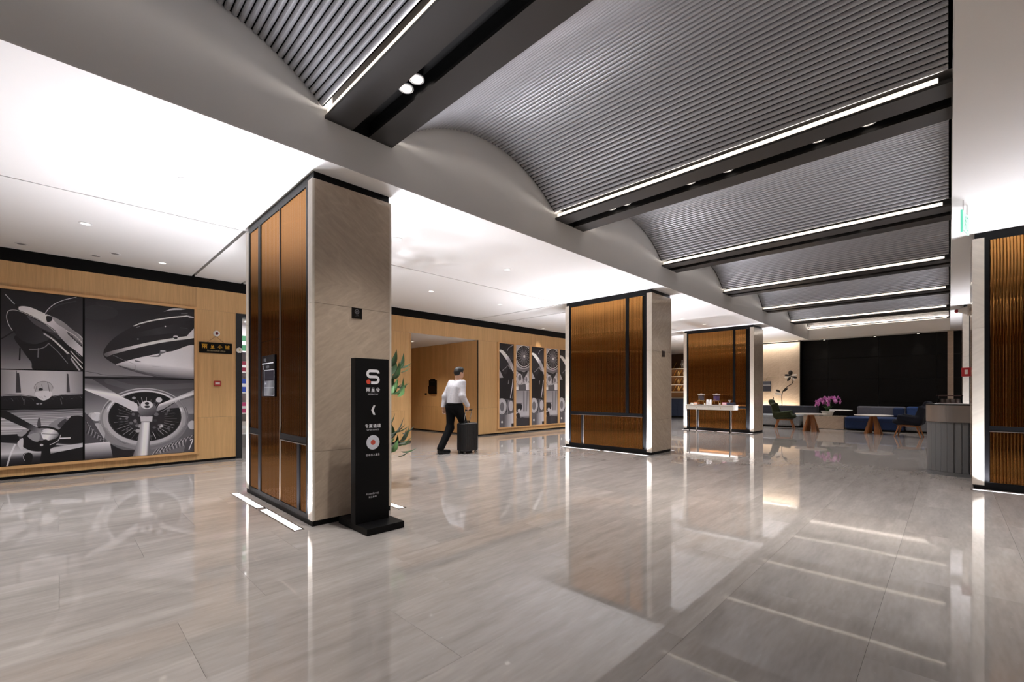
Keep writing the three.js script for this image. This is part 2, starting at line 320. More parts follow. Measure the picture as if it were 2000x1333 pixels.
const layA = {   // nearest column: hidden door leaf in the middle
  bars: [[0.33, 0.41, yb, yt], [0, 0.33, railLow, railTop], [1.05, IW, railLow, railTop], [1.52, 1.58, yb, railLow]],
  trims: [[0, 0.33, railLow - 0.008, railLow], [1.05, IW, railLow - 0.008, railLow], [1.04, 1.05, yb, yt]],
  fields: [[0, 0.33, yb, railLow - 0.008], [0, 0.33, railTop, yt], [0.41, 1.04, yb, 1.786], [0.41, 1.04, 1.79, yt], [1.05, 1.52, yb, railLow - 0.008], [1.58, IW, yb, railLow - 0.008], [1.05, IW, railTop, yt]],
};
const layB = {
  bars: [[IW - 0.37, IW - 0.3, railTop, yt], [0, IW, railLow, railTop], [0.29, 0.345, yb, railLow]],
  trims: [[0, IW, railLow - 0.008, railLow], [0.345, 0.353, yb, railLow - 0.008]],
  fields: [[0, IW - 0.37, railTop, yt], [IW - 0.3, IW, railTop, yt], [0, 0.29, yb, railLow - 0.008], [0.353, IW, yb, railLow - 0.008]],
};
column(-6.15, -4.11, -1.605, 0.8, layA, 'nearest column, stone end and dark amber fluted front behind the black totem', 'the nearest column');
column(-6.22, -4.12, -8.06, 0.86, layB, 'amber fluted column with stone ends in the middle of the picture', 'the middle column');
column(-6.26, -4.14, -14.46, 0.92, layB, 'far amber fluted column behind the refreshment table', 'the far column');
column(0.21, 2.29, -8.15, 0.86, layB, 'amber fluted column at the right edge beside the reception counter', 'the right edge column');
column(0.24, 2.29, -1.62, 0.82, layB, 'column just outside the right edge of the picture', 'the column outside the picture', false);
column(0.22, 2.29, -14.55, 0.86, layB, 'narrow glimpse of a pale stone column beyond the reception counter', 'the column beyond the counter');

// ------------------------------------------------------------------ left wall: oak panels, black skirting and head band
const ZS0 = -2.28, ZS1 = -4.9, ZR0 = -6.16, ZR1 = -8.17, ZLE = -18.6, WT = 0.2, YH = 2.68;   // shop opening, recess, end of the wall
{
  const o = thing('wall_left', 'honey oak panelled wall with black skirting and black head band', 'wall', [0, 0, 0], 0, SETTING);
  const jy = 0.78, g = 0.0025, put = (z0, z1, y0, y1) => part(o, 'wood_panel', mbox(XL - 0.02, XL, y0 + g / 2, y1 - g / 2, z0 - g / 2, z1 + g / 2, z0 * 3.7, y0 + z0), M.wood);
  const runs = [[ZB, 3.6], [3.6, 1.8], [1.8, 0.62], [0.62, -1.672], [-1.672, ZS0], [ZS1, -5.86], [ZR1, -10.6], [-10.6, -12.4], [-12.4, -14.2], [-14.2, -16], [-16, ZLE]];
  for (const [a, b] of runs) { put(a, b, 0.04, jy); put(a, b, jy, YH); put(a, b, YH, 3.06); }
  put(ZS0, ZS1, YH, 3.06); put(-5.86, ZR1, YH, 3.06);
  part(o, 'core', merge([box(XL - WT, XL - 0.02, 0, HC, ZB, ZS0), box(XL - WT, XL - 0.02, YH, HC, ZS0, ZS1), box(XL - WT, XL - 0.02, 0, HC, ZS1, -5.86), box(XL - WT, XL - 0.02, YH + 0.01, HC, -5.86, ZR1 - 0.001), box(XL - WT, XL - 0.02, 0, HC, ZR1 - 0.05, ZLE)]), M.black);
  part(o, 'head_band', box(XL - 0.02, XL - 0.004, 3.06, HC, ZB, ZLE), M.black);
  part(o, 'skirting', merge([box(XL - 0.02, XL - 0.008, 0, 0.04, ZB, ZS0), box(XL - 0.02, XL - 0.008, 0, 0.04, ZS1, -5.86), box(XL - 0.02, XL - 0.008, 0, 0.04, ZR1, ZLE)]), M.black);
  // rounded return into the recess
  const r = 0.3, sh = new THREE.Shape(); sh.moveTo(0, 0); sh.absarc(0, 0, r, 0, Math.PI / 2, false); sh.lineTo(-1, r); sh.lineTo(-1, r - 0.02); sh.lineTo(0, r - 0.02); sh.lineTo(0, 0);
  const q = new THREE.ExtrudeGeometry(sh, { depth: YH - 0.04, bevelEnabled: false, curveSegments: 16 }); q.rotateX(-Math.PI / 2); q.translate(XL - r, 0.04, -5.86);
  const p = q.attributes.position, n = q.attributes.normal, uv = q.attributes.uv;
  for (let i = 0; i < p.count; i++) { const a = Math.atan2(-(p.getZ(i) + 5.86), p.getX(i) - XL + r); uv.setXY(i, a * r - (p.getX(i) - XL), p.getY(i)); }
  part(o, 'rounded_corner', q, M.wood);
  part(o, 'corner_foot', cyl(r - 0.012, r - 0.012, 0.04, XL - r, 0, -5.86, 32), M.black);
}
{
  // recess beyond the opening
  const o = thing('wall_recess', 'oak panelled side wall of the recess behind the walking man', 'wall', [0, 0, 0], 0, SETTING);
  const x1 = -13.2, g = 0.0025, put = (a, b, y0, y1) => part(o, 'wood_panel', mbox(a + g / 2, b - g / 2, y0 + g / 2, y1 - g / 2, ZR1, ZR1 - 0.02, a * 2.3, y0), M.wood);
  for (const [a, b] of [[x1, -12.1], [-12.1, -11.02], [-11.02, -10.3], [-10.3, XL]]) { put(a, b, 0.04, 0.78); put(a, b, 0.78, YH); }
  solo('wall_recess_back', mbox(x1 - 0.02, x1, 0, YH, -5, ZR1), M.wood, 'oak back wall deep inside the recess', 'wall', SETTING);
  solo('wall_recess_near', mbox(x1, XL - 0.9, 0, YH, -6.14, -6.12), M.wood, 'oak near wall of the recess behind the rounded corner', 'wall', SETTING);
  part(o, 'skirting', box(x1, XL - 0.02, 0, 0.04, ZR1 - 0.004, ZR1 - 0.02), M.black);
  solo('ceiling_recess', box(x1, XL - 0.02, YH, YH + 0.05, -5, ZR1), M.white, 'low pale ceiling of the oak recess', 'ceiling', SETTING);
  part(o, 'corner_trim', box(XL - 0.012, XL + 0.006, 0, YH, ZR1 + 0.004, ZR1 - 0.02), M.black);
}
{
  // shop behind the dark frame
  solo('wall_shop_back', box(-11.5, -11.4, 0, 2.9, -1.6, -5), M.whitePaint, 'white back wall of the small shop behind the nearest column', 'wall', SETTING);
  solo('wall_shop_near', box(-11.4, XL - WT, 0, 2.8, -1.6, -1.7), M.whitePaint, 'white side wall of the small shop next to the mural', 'wall', SETTING);
  solo('wall_shop_far', box(-11.4, XL - WT, 0, 2.8, -4.98, -5.08), M.whitePaint, 'white side wall of the small shop next to the recess', 'wall', SETTING);
  solo('ceiling_shop', box(-11.4, XL - WT, 2.8, 2.9, -1.6, -5), M.whitePaint, 'white ceiling of the small shop', 'ceiling', SETTING);
  const d = thing('door_1', 'charcoal metal door frame of the shop beside the oak wall', 'door', [0, 0, 0], 0, SETTING);
  part(d, 'jamb', box(XL - WT, XL + 0.01, 0, YH, ZS0, ZS0 - 0.1), std(0x2b2d31, 0.45, 0.3));
  part(d, 'jamb', box(XL - WT, XL + 0.01, 0, YH, ZS1 + 0.1, ZS1), std(0x2b2d31, 0.45, 0.3));
  part(d, 'head', box(XL - WT, XL + 0.01, YH - 0.06, YH, ZS0 - 0.1, ZS1 + 0.1), std(0x2b2d31, 0.45, 0.3));
  const l = thing('shop_light', 'white light panel in the shop ceiling', 'light', [-10.5, 2.8, -3.4]);
  part(l, 'tray', box(-0.6, 0.6, -0.03, -0.001, -0.6, 0.6), M.whitePaint);
  part(l, 'diffuser', box(-0.55, 0.55, -0.035, -0.03, -0.55, 0.55), std(0xffffff, 0.6, 0, { emissive: 0xffffff, emissiveIntensity: 2 }));
  area(l, 1.1, 1.1, 5, 0xffffff, [0, -0.05, 0], [0, -1, 0]);
  const ys = [0.3, 0.75, 1.2, 1.65, 2.1];
  ys.forEach((y, i) => { const t = thing('shop_shelf', ['lowest', 'second lowest', 'middle', 'second highest', 'highest'][i] + ' white shelf in the shop, seen through the narrow gap', 'shelf', [-11.4, y, -3.4]);
    part(t, 'shelf_board', box(0, 0.42, 0, 0.025, -1.4, 1.4), M.whitePaint); for (const z of [-1.2, 0, 1.2]) part(t, 'bracket', box(0, 0.38, -0.05, 0, z - 0.01, z + 0.01), M.steel); });
  const cols = [0x2f4fae, 0xc8324f, 0xd9d4cf, 0x8a2740, 0xe3b23a, 0xc9477a, 0x3f7f58, 0xb84b2a];
  const names = ['blue', 'red', 'cream', 'dark red', 'yellow', 'pink', 'green', 'orange'], levels = ['lowest', 'second', 'third', 'fourth', 'top'];
  ys.forEach((y, i) => { for (let k = 0; k < 9; k++) { const c = (i * 3 + k * 5) % 8, h = rr(0.2, 0.34), z = -2.2 - k * 0.3, t = thing('gift_box', `${names[c]} gift box, ${NTH[k]} from the mural side on the ${levels[i]} shop shelf`, 'box', [-11.1, y + 0.025, z]);
    part(t, 'carton', rbox(-0.1, 0.1, 0, h, -0.12, 0.12, 0.008), std(cols[c], 0.5)); part(t, 'label_band', box(0.1, 0.103, h * 0.4, h * 0.65, -0.1, 0.1), M.whitePaint); } });
}
// café end of the aisle and lounge end walls
{
  const o = thing('wall_cafe', 'dim wall of the far café end of the left aisle', 'wall', [0, 0, 0], 0, SETTING);
  part(o, 'back_panel', box(-13, -6.2, 0, HC, -22.8, -22.9), std(0x5a4030, 0.6));
  part(o, 'side_panel', box(-13, -12.9, 0, HC, ZLE, -22.8), std(0x6a5a4c, 0.6));
  part(o, 'side_panel', box(-13, XL - WT, 0, HC, ZLE, ZLE + 0.1), std(0x6a5a4c, 0.6));
  part(o, 'side_panel', box(-6.3, -6.2, 0, HC, -20.2, -22.8), M.stoneMatt);
  const b = thing('wall_far', 'pale lit stone wall with a light cove behind the lotus sculpture', 'wall', [0, 0, 0], 0, SETTING);
  for (let i = 0; i < 3; i++) part(b, 'stone_slab', mbox(-6.2 + i * 0.69 + 0.001, -6.2 + (i + 1) * 0.69 - 0.001, 0, HC - 0.06, -20.1, -20.2, 6.3 + i * 0.2, -0.2), M.stoneMatt);
  const k = thing('wall_lounge', 'matt black panelled wall behind the lounge seats', 'wall', [0, 0, 0], 0, SETTING);
  const xs = [-4.13, -3.3, -1.8, -0.3, 1.2, 2.7, 4.2, XE], yy = [0, 0.9, 1.7, 2.5, HC];
  part(k, 'backing', box(-4.13, XE, 0, HC, -20.64, -20.74), M.slot);
  for (let i = 0; i + 1 < xs.length; i++) for (let j = 0; j < 4; j++) part(k, 'wall_panel', mbox(xs[i] + 0.004, xs[i + 1] - 0.004, yy[j] + 0.004, yy[j + 1] - 0.004, -20.6, -20.64, i * 0.8, j), M.blackWall);
  part(k, 'return_panel', box(-4.13, -4.11, 0, HC, -20.1, -20.62), M.black);
  solo('ceiling_slot', box(XF - 0.25, XE, HC, HC + 0.1, ZE - 0.5, -20.75), M.black, 'black ceiling strip above the lounge wall', 'ceiling', SETTING);
  for (const [x, w] of [[-3.4, 'left'], [-1.9, 'middle'], [-0.75, 'right']]) {
    const d = thing('wall_washer', w + ' of three tiny lamps in the black strip above the lounge wall', 'downlight', [x, HC, -20.45], 0, { group: 'lamps above the black lounge wall' });
    part(d, 'housing', cyl(0.05, 0.05, 0.02, 0, -0.02, 0), M.blackMetal); part(d, 'lens', cyl(0.036, 0.036, 0.003, 0, -0.023, 0), M.lens);
    spot(d, 1.2, 0xfff0dd, [0, -0.03, 0], [0, -3, 0], 0.5, 0.7);
  }
  const u = thing('wall_cove', 'light strip hidden at the foot of the pale stone wall', 'light', [-5.15, 0.42, -19.95]);
  part(u, 'tray', box(-1, 1, -0.42, 0, -0.05, 0.05), M.black); part(u, 'led_strip', box(-0.98, 0.98, 0, 0.012, -0.02, 0.02), M.led);
  area(u, 1.95, 0.04, 130, 0xffe9cf, [0, 0.02, 0], [0, 1, 0]);
  const w = thing('wall_cove', 'light strip in the ceiling above the pale stone wall', 'light', [-5.15, HC, -19.93]);
  part(w, 'tray', box(-1, 1, -0.02, -0.001, -0.05, 0.05), M.whitePaint); part(w, 'led_strip', box(-0.98, 0.98, -0.03, -0.02, -0.02, 0.02), M.led);
  area(w, 1.95, 0.04, 60, 0xfff4e4, [0, -0.035, 0], [0, -1, -0.15]);
}

// ------------------------------------------------------------------ aisle downlights
function downlight(x, z, on, wall, label) {
  const o = thing('downlight', label, 'downlight', [x, HC, z], 0, { group: on ? 'lit downlights in the aisle ceilings' : 'unlit fittings in the aisle ceiling' });
  part(o, 'trim_ring', lathe([[0.045, 0], [0.062, 0], [0.062, -0.006], [0.045, -0.004], [0.045, 0]]), M.whitePaint);
  part(o, 'lens', cyl(0.045, 0.045, 0.002, 0, -0.003, 0), on ? M.lens : M.lensOff);
  if (on) spot(o, wall ? 3 : x < -7 ? SPOT * 1.25 : SPOT, 0xffffff, [0, -0.012, 0], [wall ? -0.12 : 0, -3, 0], wall ? 0.5 : 0.95, 0.9);
}
let nA = 0, nB = 0, nC = 0;
for (const z of [2.0, -0.22, -3.05, -5.2, -7.1, -9.9, -11.9, -13.6, -16.4, -18.6]) downlight(-7.37, z, true, false, `${NTH[nA++]} lit ceiling downlight of the left aisle row nearer the oak wall`);
for (const z of [1.6, -0.84, -3.12, -5.16, -7.0, -9.9, -11.9, -13.4, -16.4, -18.2]) downlight(-5.18, z, true, false, `${NTH[nB++]} lit ceiling downlight of the left aisle row above the columns`);
for (const [x, z, w] of [[-9.0, 0.36, 'left'], [-9.0, -0.38, 'middle'], [-8.66, -0.57, 'right']]) downlight(x, z, false, false, `${w} of three unlit round ceiling fittings above the mural`);
downlight(-8.75, -1.13, true, true, 'lit downlight close to the oak wall above the airliner photograph'); downlight(-9.15, -10.72, true, true, 'lit downlight close to the oak wall above the third tall poster');
for (const z of [-4.2, -6.4, -10.4, -12.4]) downlight(1.4, z, true, false, `${NTH[nC++]} lit ceiling downlight of the right aisle`);
{
  const o = thing('downlight', 'round downlight in the low ceiling of the oak recess', 'downlight', [-11, YH, -7.1]);
  part(o, 'trim_ring', lathe([[0.045, 0], [0.062, 0], [0.062, -0.006], [0.045, -0.004], [0.045, 0]]), M.whitePaint); part(o, 'lens', cyl(0.045, 0.045, 0.002, 0, -0.003, 0), M.lens);
  spot(o, 8, 0xfff0dd, [0, -0.012, 0], [0, -3, 0], 0.9, 0.9);
}

// ------------------------------------------------------------------ prints
function homography(src, w, h) {                               // the photograph's four picture corners -> canvas pixels
  const dst = [[0, 0], [w, 0], [w, h], [0, h]], A = [], b = [];
  src.forEach(([x, y], i) => { const [X, Y] = dst[i]; A.push([x, y, 1, 0, 0, 0, -x * X, -y * X], [0, 0, 0, x, y, 1, -x * Y, -y * Y]); b.push(X, Y); });
  for (let i = 0; i < 8; i++) {
    let p = i; for (let r = i + 1; r < 8; r++) if (Math.abs(A[r][i]) > Math.abs(A[p][i])) p = r;
    [A[i], A[p]] = [A[p], A[i]]; [b[i], b[p]] = [b[p], b[i]];
    for (let r = 0; r < 8; r++) if (r !== i) { const f = A[r][i] / A[i][i]; for (let c = i; c < 8; c++) A[r][c] -= f * A[i][c]; b[r] -= f * b[i]; }
  }
  const k = b.map((v, i) => v / A[i][i]);
  return (x, y) => { const q = k[6] * x + k[7] * y + 1; return [(k[0] * x + k[1] * y + k[2]) / q, (k[3] * x + k[4] * y + k[5]) / q]; };
}
function print(w, h, corners, draw, grain = 10) {
  const c = document.createElement('canvas'); c.width = w; c.height = h; const g = c.getContext('2d'), T = homography(corners, w, h);
  const grey = (v, a = 1) => (Array.isArray(v) ? `rgba(${v[0]},${v[1]},${v[2]},${a})` : `rgba(${v},${Math.max(0, v - 2)},${Math.min(255, v + 3)},${a})`);
  const smooth = (pts, close) => {
    const P = pts.map((p) => T(...p)), n = P.length, at = (i) => (close ? P[(i + n) % n] : P[Math.max(0, Math.min(n - 1, i))]);
    g.beginPath(); g.moveTo(...P[0]);
    for (let i = 0; i < (close ? n : n - 1); i++) { const a = at(i - 1), b = at(i), d = at(i + 1), e = at(i + 2); g.bezierCurveTo(b[0] + (d[0] - a[0]) / 6, b[1] + (d[1] - a[1]) / 6, d[0] - (e[0] - b[0]) / 6, d[1] - (e[1] - b[1]) / 6, d[0], d[1]); }
    if (close) g.closePath();
  };
  const k = {
    g, T, grey,
    fill: (v, a) => { g.fillStyle = grey(v, a); g.fillRect(0, 0, w, h); },
    grad: (p, q, stops) => { const A = T(...p), B = T(...q), l = g.createLinearGradient(...A, ...B); stops.forEach(([t, v, a = 1]) => l.addColorStop(t, grey(v, a))); return l; },
    blob: (pts, f, a = 1) => { smooth(pts, true); g.fillStyle = typeof f === 'object' && !Array.isArray(f) ? f : grey(f, a); g.fill(); },
    poly: (pts, f, a = 1) => { g.beginPath(); pts.forEach((p, i) => (i ? g.lineTo(...T(...p)) : g.moveTo(...T(...p)))); g.closePath(); g.fillStyle = typeof f === 'object' && !Array.isArray(f) ? f : grey(f, a); g.fill(); },
    line: (pts, v, lw, a = 1) => { smooth(pts, false); g.strokeStyle = grey(v, a); g.lineWidth = lw; g.lineCap = 'round'; g.stroke(); },
    oval: (x, y, rx, ry, f, a = 1) => { const P = []; for (let i = 0; i < 28; i++) P.push([x + rx * Math.cos(i / 28 * 6.2832), y + ry * Math.sin(i / 28 * 6.2832)]); k.blob(P, f, a); },
    ring: (x, y, rx, ry, v, lw, a = 1, a0 = 0, a1 = 6.2832) => { const P = []; for (let i = 0; i <= 36; i++) { const t = a0 + (a1 - a0) * i / 36; P.push([x + rx * Math.cos(t), y + ry * Math.sin(t)]); } k.line(P, v, lw, a); },
  };
  draw(k);
  const im = g.getImageData(0, 0, w, h), d = im.data;
  for (let i = 0; i < d.length; i += 4) { const n = (hash(i >> 2, 3, 5) - 0.5) * grain; for (let c2 = 0; c2 < 3; c2++) d[i + c2] = clampc(112 + (d[i + c2] - 108) * 1.3 + n); }
  g.putImageData(im, 0, 0);
  const t = new THREE.CanvasTexture(c); t.colorSpace = THREE.SRGBColorSpace; return std(0xffffff, 0.5, 0, { map: t });
}
const sheet = (w, h) => { const g = new THREE.BoxGeometry(w, h, 0.006); const uv = g.attributes.uv; for (let i = 0; i < 16; i++) uv.setXY(i, 0.004, 0.004); for (let i = 20; i < 24; i++) uv.setXY(i, 0.004, 0.004); return g; };

const propNose = print(560, 740, [[15, 60], [1225, 185], [1222, 1288], [20, 1268]], (k) => {
  k.fill(46);
  k.poly([[0, 40], [1240, 150], [1240, 1300], [0, 1300]], k.grad([100, 200], [200, 1270], [[0, 38], [0.35, 46], [0.7, 84], [1, 150]]));
  k.poly([[600, 80], [1240, 170], [1240, 800], [800, 500]], k.grad([700, 200], [1200, 700], [[0, 34], [1, 70]]));
  k.blob([[230, 770], [330, 980], [460, 1160], [560, 1300], [1240, 1300], [1240, 900], [700, 800]], 34);           // dark belly
  k.blob([[260, 345], [340, 322], [470, 345], [620, 410], [760, 470], [920, 545], [1060, 660], [1235, 820], [1235, 1090], [1000, 900], [830, 720], [640, 560], [420, 440], [300, 390]], k.grad([300, 400], [1200, 900], [[0, 214], [0.3, 226], [0.55, 190], [0.8, 165], [1, 205]]));
  k.blob([[690, 470], [770, 480], [765, 540], [700, 555]], 34);
  k.blob([[760, 470], [880, 520], [1040, 640], [1235, 830], [1235, 930], [1100, 800], [960, 660], [850, 590]], 120, 0.6);
  for (let i = 0; i < 26; i++) { const t = i / 26; k.line([[1000 + t * 210, 700 + t * 190 + (i % 3) * 16], [1010 + t * 215, 740 + t * 200]], i % 2 ? 24 : 70, 5); }
  k.line([[980, 685], [1120, 770], [1225, 880]], 235, 4, 0.9);
  k.blob([[120, 400], [200, 380], [300, 398], [480, 470], [640, 560], [760, 640], [830, 720], [700, 840], [560, 890], [420, 880], [300, 820], [190, 690], [120, 560], [100, 480]], k.grad([150, 500], [700, 700], [[0, 40], [0.5, 46], [1, 64]]));
  k.blob([[400, 470], [520, 520], [760, 650], [860, 740], [720, 700], [520, 600]], 104, 0.75);
  k.line([[185, 692], [130, 600], [100, 490], [120, 405], [180, 382], [270, 392], [420, 455], [640, 565], [830, 715]], 200, 5, 0.9);
  k.line([[80, 145], [150, 220], [225, 300]], 170, 7); k.line([[225, 300], [265, 350]], 24, 12);
  k.line([[670, 430], [720, 360], [820, 280], [960, 220], [1130, 180]], 190, 6); k.line([[680, 440], [760, 360], [900, 290], [1120, 240]], 70, 12, 0.6);
  k.line([[30, 815], [120, 760], [220, 700]], 24, 10);
  k.line([[640, 690], [800, 790], [960, 930], [1120, 1060], [1240, 1230]], 20, 16); k.line([[660, 740], [820, 850], [980, 1010], [1100, 1180], [1180, 1290]], 178, 14);
  k.line([[760, 800], [930, 960], [1070, 1080], [1225, 1260]], 226, 10); k.line([[900, 850], [1080, 970], [1235, 1100]], 30, 9);
  k.line([[720, 880], [860, 1010], [1000, 1180]], 130, 6); k.oval(1020, 1080, 36, 46, 50); k.line([[1050, 1000], [1150, 1110], [1235, 1190]], 235, 8);
  k.line([[440, 975], [560, 970], [660, 940], [715, 890]], 150, 8, 0.8); k.line([[360, 900], [520, 910], [700, 850]], 16, 12);
  k.line([[570, 960], [565, 1090]], 120, 9); k.line([[300, 960], [292, 1135]], 36, 10); k.oval(325, 900, 22, 30, 30);
});
const jetFront = print(560, 340, [[22, 50], [1045, 65], [1045, 558], [22, 556]], (k) => {
  k.fill(178); k.poly([[0, 40], [1060, 40], [1060, 380], [0, 380]], k.grad([0, 200], [1060, 200], [[0, 140], [0.25, 186], [0.5, 196], [0.75, 186], [1, 132]]));
  k.poly([[0, 385], [1060, 375], [1060, 570], [0, 570]], k.grad([500, 380], [500, 560], [[0, 40], [1, 22]]));
  k.poly([[205, 90], [238, 92], [262, 345], [198, 345]], 70); k.poly([[835, 92], [856, 98], [878, 345], [832, 345]], 80); k.line([[206, 62], [208, 92]], 40, 3);
  k.poly([[180, 372], [420, 352], [660, 352], [900, 366], [660, 398], [420, 402]], 188); k.line([[0, 378], [220, 368], [420, 398]], 60, 4); k.line([[1060, 372], [860, 366], [640, 396]], 60, 4);
  k.oval(540, 285, 120, 92, 176); k.ring(540, 290, 118, 92, 92, 3, 0.8, 3.1, 6.3);
  k.blob([[430, 360], [470, 330], [610, 325], [650, 355], [620, 415], [540, 450], [465, 415]], 206);
  k.blob([[478, 300], [500, 285], [530, 300], [525, 318], [482, 320]], 40); k.line([[515, 240], [530, 300]], 110, 3); k.line([[590, 210], [615, 330]], 90, 4); k.line([[455, 260], [430, 350]], 110, 3);
  for (let i = 0; i < 34; i++) k.line([[20 + i * 31, 388 + (i * 53) % 60], [44 + i * 31, 392 + (i * 31) % 64]], i % 4 ? 70 : 170, 3, 0.6);
  k.oval(465, 492, 18, 10, 150); k.oval(508, 492, 18, 10, 140); k.line([[300, 430], [296, 500]], 120, 6, 0.7); k.line([[755, 430], [772, 500]], 130, 6, 0.7);
});
const propStorm = print(560, 480, [[25, 562], [1050, 566], [1045, 1205], [20, 1270]], (k) => {
  k.fill(60); k.poly([[0, 550], [1060, 550], [1060, 900], [0, 900]], k.grad([500, 560], [500, 880], [[0, 40], [0.2, 150], [0.35, 190], [0.55, 150], [0.75, 205], [1, 90]]));
  for (let i = 0; i < 34; i++) { const y = 580 + i * 9, a = hash(i, 1, 2) * 200; k.line([[20, y + a * 0.1], [300, y - 10 + a * 0.15], [640, y + 6], [1050, y - 14 + a * 0.08]], 40 + hash(i, 3, 2) * 200, 7, 0.35); }
  k.poly([[20, 880], [240, 868], [260, 960], [20, 970]], 30); k.poly([[740, 800], [1060, 740], [1060, 1000], [760, 990]], 28);
  k.poly([[0, 970], [260, 990], [560, 1060], [1060, 990], [1060, 1290], [0, 1290]], k.grad([500, 980], [500, 1260], [[0, 150], [0.4, 196], [0.65, 60], [1, 20]]));
  k.poly([[640, 1120], [1060, 1040], [1060, 1290], [620, 1290]], 24); k.line([[700, 1000], [880, 1020], [1050, 1015]], 190, 14, 0.8); k.line([[760, 930], [890, 928]], 215, 12);
  k.blob([[230, 880], [300, 820], [410, 815], [380, 880], [300, 900]], 150); k.blob([[620, 780], [720, 700], [850, 670], [880, 740], [720, 830]], 140); k.blob([[740, 760], [830, 690], [850, 740], [770, 800]], 74);
  k.blob([[880, 690], [930, 655], [1050, 668], [1050, 750], [800, 860], [740, 850]], 26);
  k.blob([[480, 770], [500, 670], [520, 690], [528, 780]], 84);
  k.oval(500, 960, 232, 130, 26); k.ring(560, 880, 205, 92, 20, 16); k.oval(560, 880, 190, 80, 120);
  k.blob([[530, 850], [600, 808], [700, 830], [740, 880], [660, 940], [570, 950]], k.grad([540, 840], [720, 920], [[0, 200], [0.5, 226], [1, 130]]));
  k.blob([[360, 890], [500, 860], [500, 960], [430, 955]], 150); k.line([[640, 1010], [740, 960], [775, 890]], 190, 6); k.line([[545, 870], [735, 882]], 60, 4);
  k.poly([[20, 570], [90, 572], [480, 790], [560, 840], [500, 870], [20, 650]], k.grad([40, 600], [520, 860], [[0, 28], [0.6, 40], [1, 150]]));
  k.blob([[545, 960], [620, 960], [645, 1110], [640, 1270], [520, 1270], [530, 1110]], 22);
  k.blob([[230, 980], [300, 920], [300, 1040], [280, 1070]], 190); k.blob([[300, 1130], [360, 1100], [420, 1130], [400, 1240], [330, 1240]], 24); k.ring(365, 1160, 60, 60, 190, 5, 0.8, 2.4, 4.6);
  k.line([[200, 1000], [140, 1130], [95, 1280]], 214, 12, 0.8); k.oval(535, 1010, 22, 14, 190);
});
const linerNose = print(900, 830, [[32, 22], [1765, 172], [1765, 1305], [38, 1290]], (k) => {
  k.fill(80); k.poly([[0, 0], [1800, 120], [1800, 1320], [0, 1320]], k.grad([700, 60], [300, 1250], [[0, 38], [0.35, 58], [0.7, 100], [1, 140]]));
  k.oval(700, 100, 500, 90, 60, 0.4); k.oval(250, 250, 300, 120, 70, 0.35);
  k.blob([[325, 900], [350, 820], [450, 690], [620, 560], [850, 430], [1060, 350], [1200, 250], [1330, 190], [1800, 110], [1800, 1330], [1300, 1290], [1040, 1245], [780, 1180], [560, 1100], [430, 1030], [345, 965]], 46);
  k.blob([[1220, 245], [1330, 190], [1440, 155], [1640, 160], [1500, 190], [1380, 220]], 200);
  k.line([[800, 455], [960, 395], [1180, 340], [1420, 300], [1640, 275]], 226, 9); k.line([[880, 420], [1100, 360], [1400, 306], [1650, 276]], 226, 14); k.line([[1240, 245], [1420, 205], [1800, 190]], 40, 26); k.blob([[1640, 265], [1760, 290], [1770, 300], [1690, 300]], 200);
  k.poly([[700, 600], [1760, 330], [1760, 520], [760, 640]], k.grad([760, 600], [1760, 380], [[0, 46], [0.4, 66], [1, 34]]), 1);
  k.blob([[345, 905], [470, 858], [720, 790], [1000, 722], [1300, 660], [1770, 590], [1770, 632], [1350, 698], [1000, 770], [700, 850], [480, 915], [375, 955]], k.grad([380, 930], [1000, 740], [[0, 110], [0.5, 190], [1, 232]]));
  k.poly([[1660, 590], [1770, 470], [1770, 620], [1660, 605]], 212); k.poly([[1500, 480], [1690, 490], [1660, 590], [1500, 560]], 52);
  k.blob([[520, 1080], [650, 1030], [900, 960], [1200, 895], [1420, 850], [1800, 770], [1800, 1330], [1300, 1290], [1040, 1230], [780, 1160], [600, 1105]], k.grad([1200, 900], [1150, 1280], [[0, 208], [0.45, 214], [0.75, 150], [1, 78]]));
  k.blob([[560, 1090], [800, 1150], [1050, 1210], [1300, 1260], [1050, 1250], [780, 1180]], 92, 0.8);
  k.line([[480, 930], [620, 995], [820, 1070]], 150, 4, 0.8); k.line([[830, 1015], [905, 1030]], 70, 10); k.line([[826, 1080], [826, 1180]], 130, 3); k.line([[1100, 1100], [1230, 1108]], 150, 3);
  k.blob([[1050, 940], [1190, 920], [1230, 850], [1320, 850], [1300, 880], [1240, 900], [1200, 945]], 110); k.oval(1265, 852, 44, 12, 186); k.oval(1470, 612, 40, 14, 216); k.oval(1470, 636, 30, 18, 40);
  k.oval(1305, 452, 12, 12, 205); k.oval(868, 664, 14, 10, 150); k.line([[840, 476], [900, 462]], 140, 5); k.line([[1560, 240], [1660, 236]], 130, 5); k.line([[1540, 470], [1660, 478]], 84, 6);
  k.line([[30, 1190], [200, 1215], [400, 1250], [1060, 1268]], 60, 5, 0.7); k.poly([[0, 1270], [1060, 1265], [1800, 1300], [1800, 1330], [0, 1330]], 50);
});
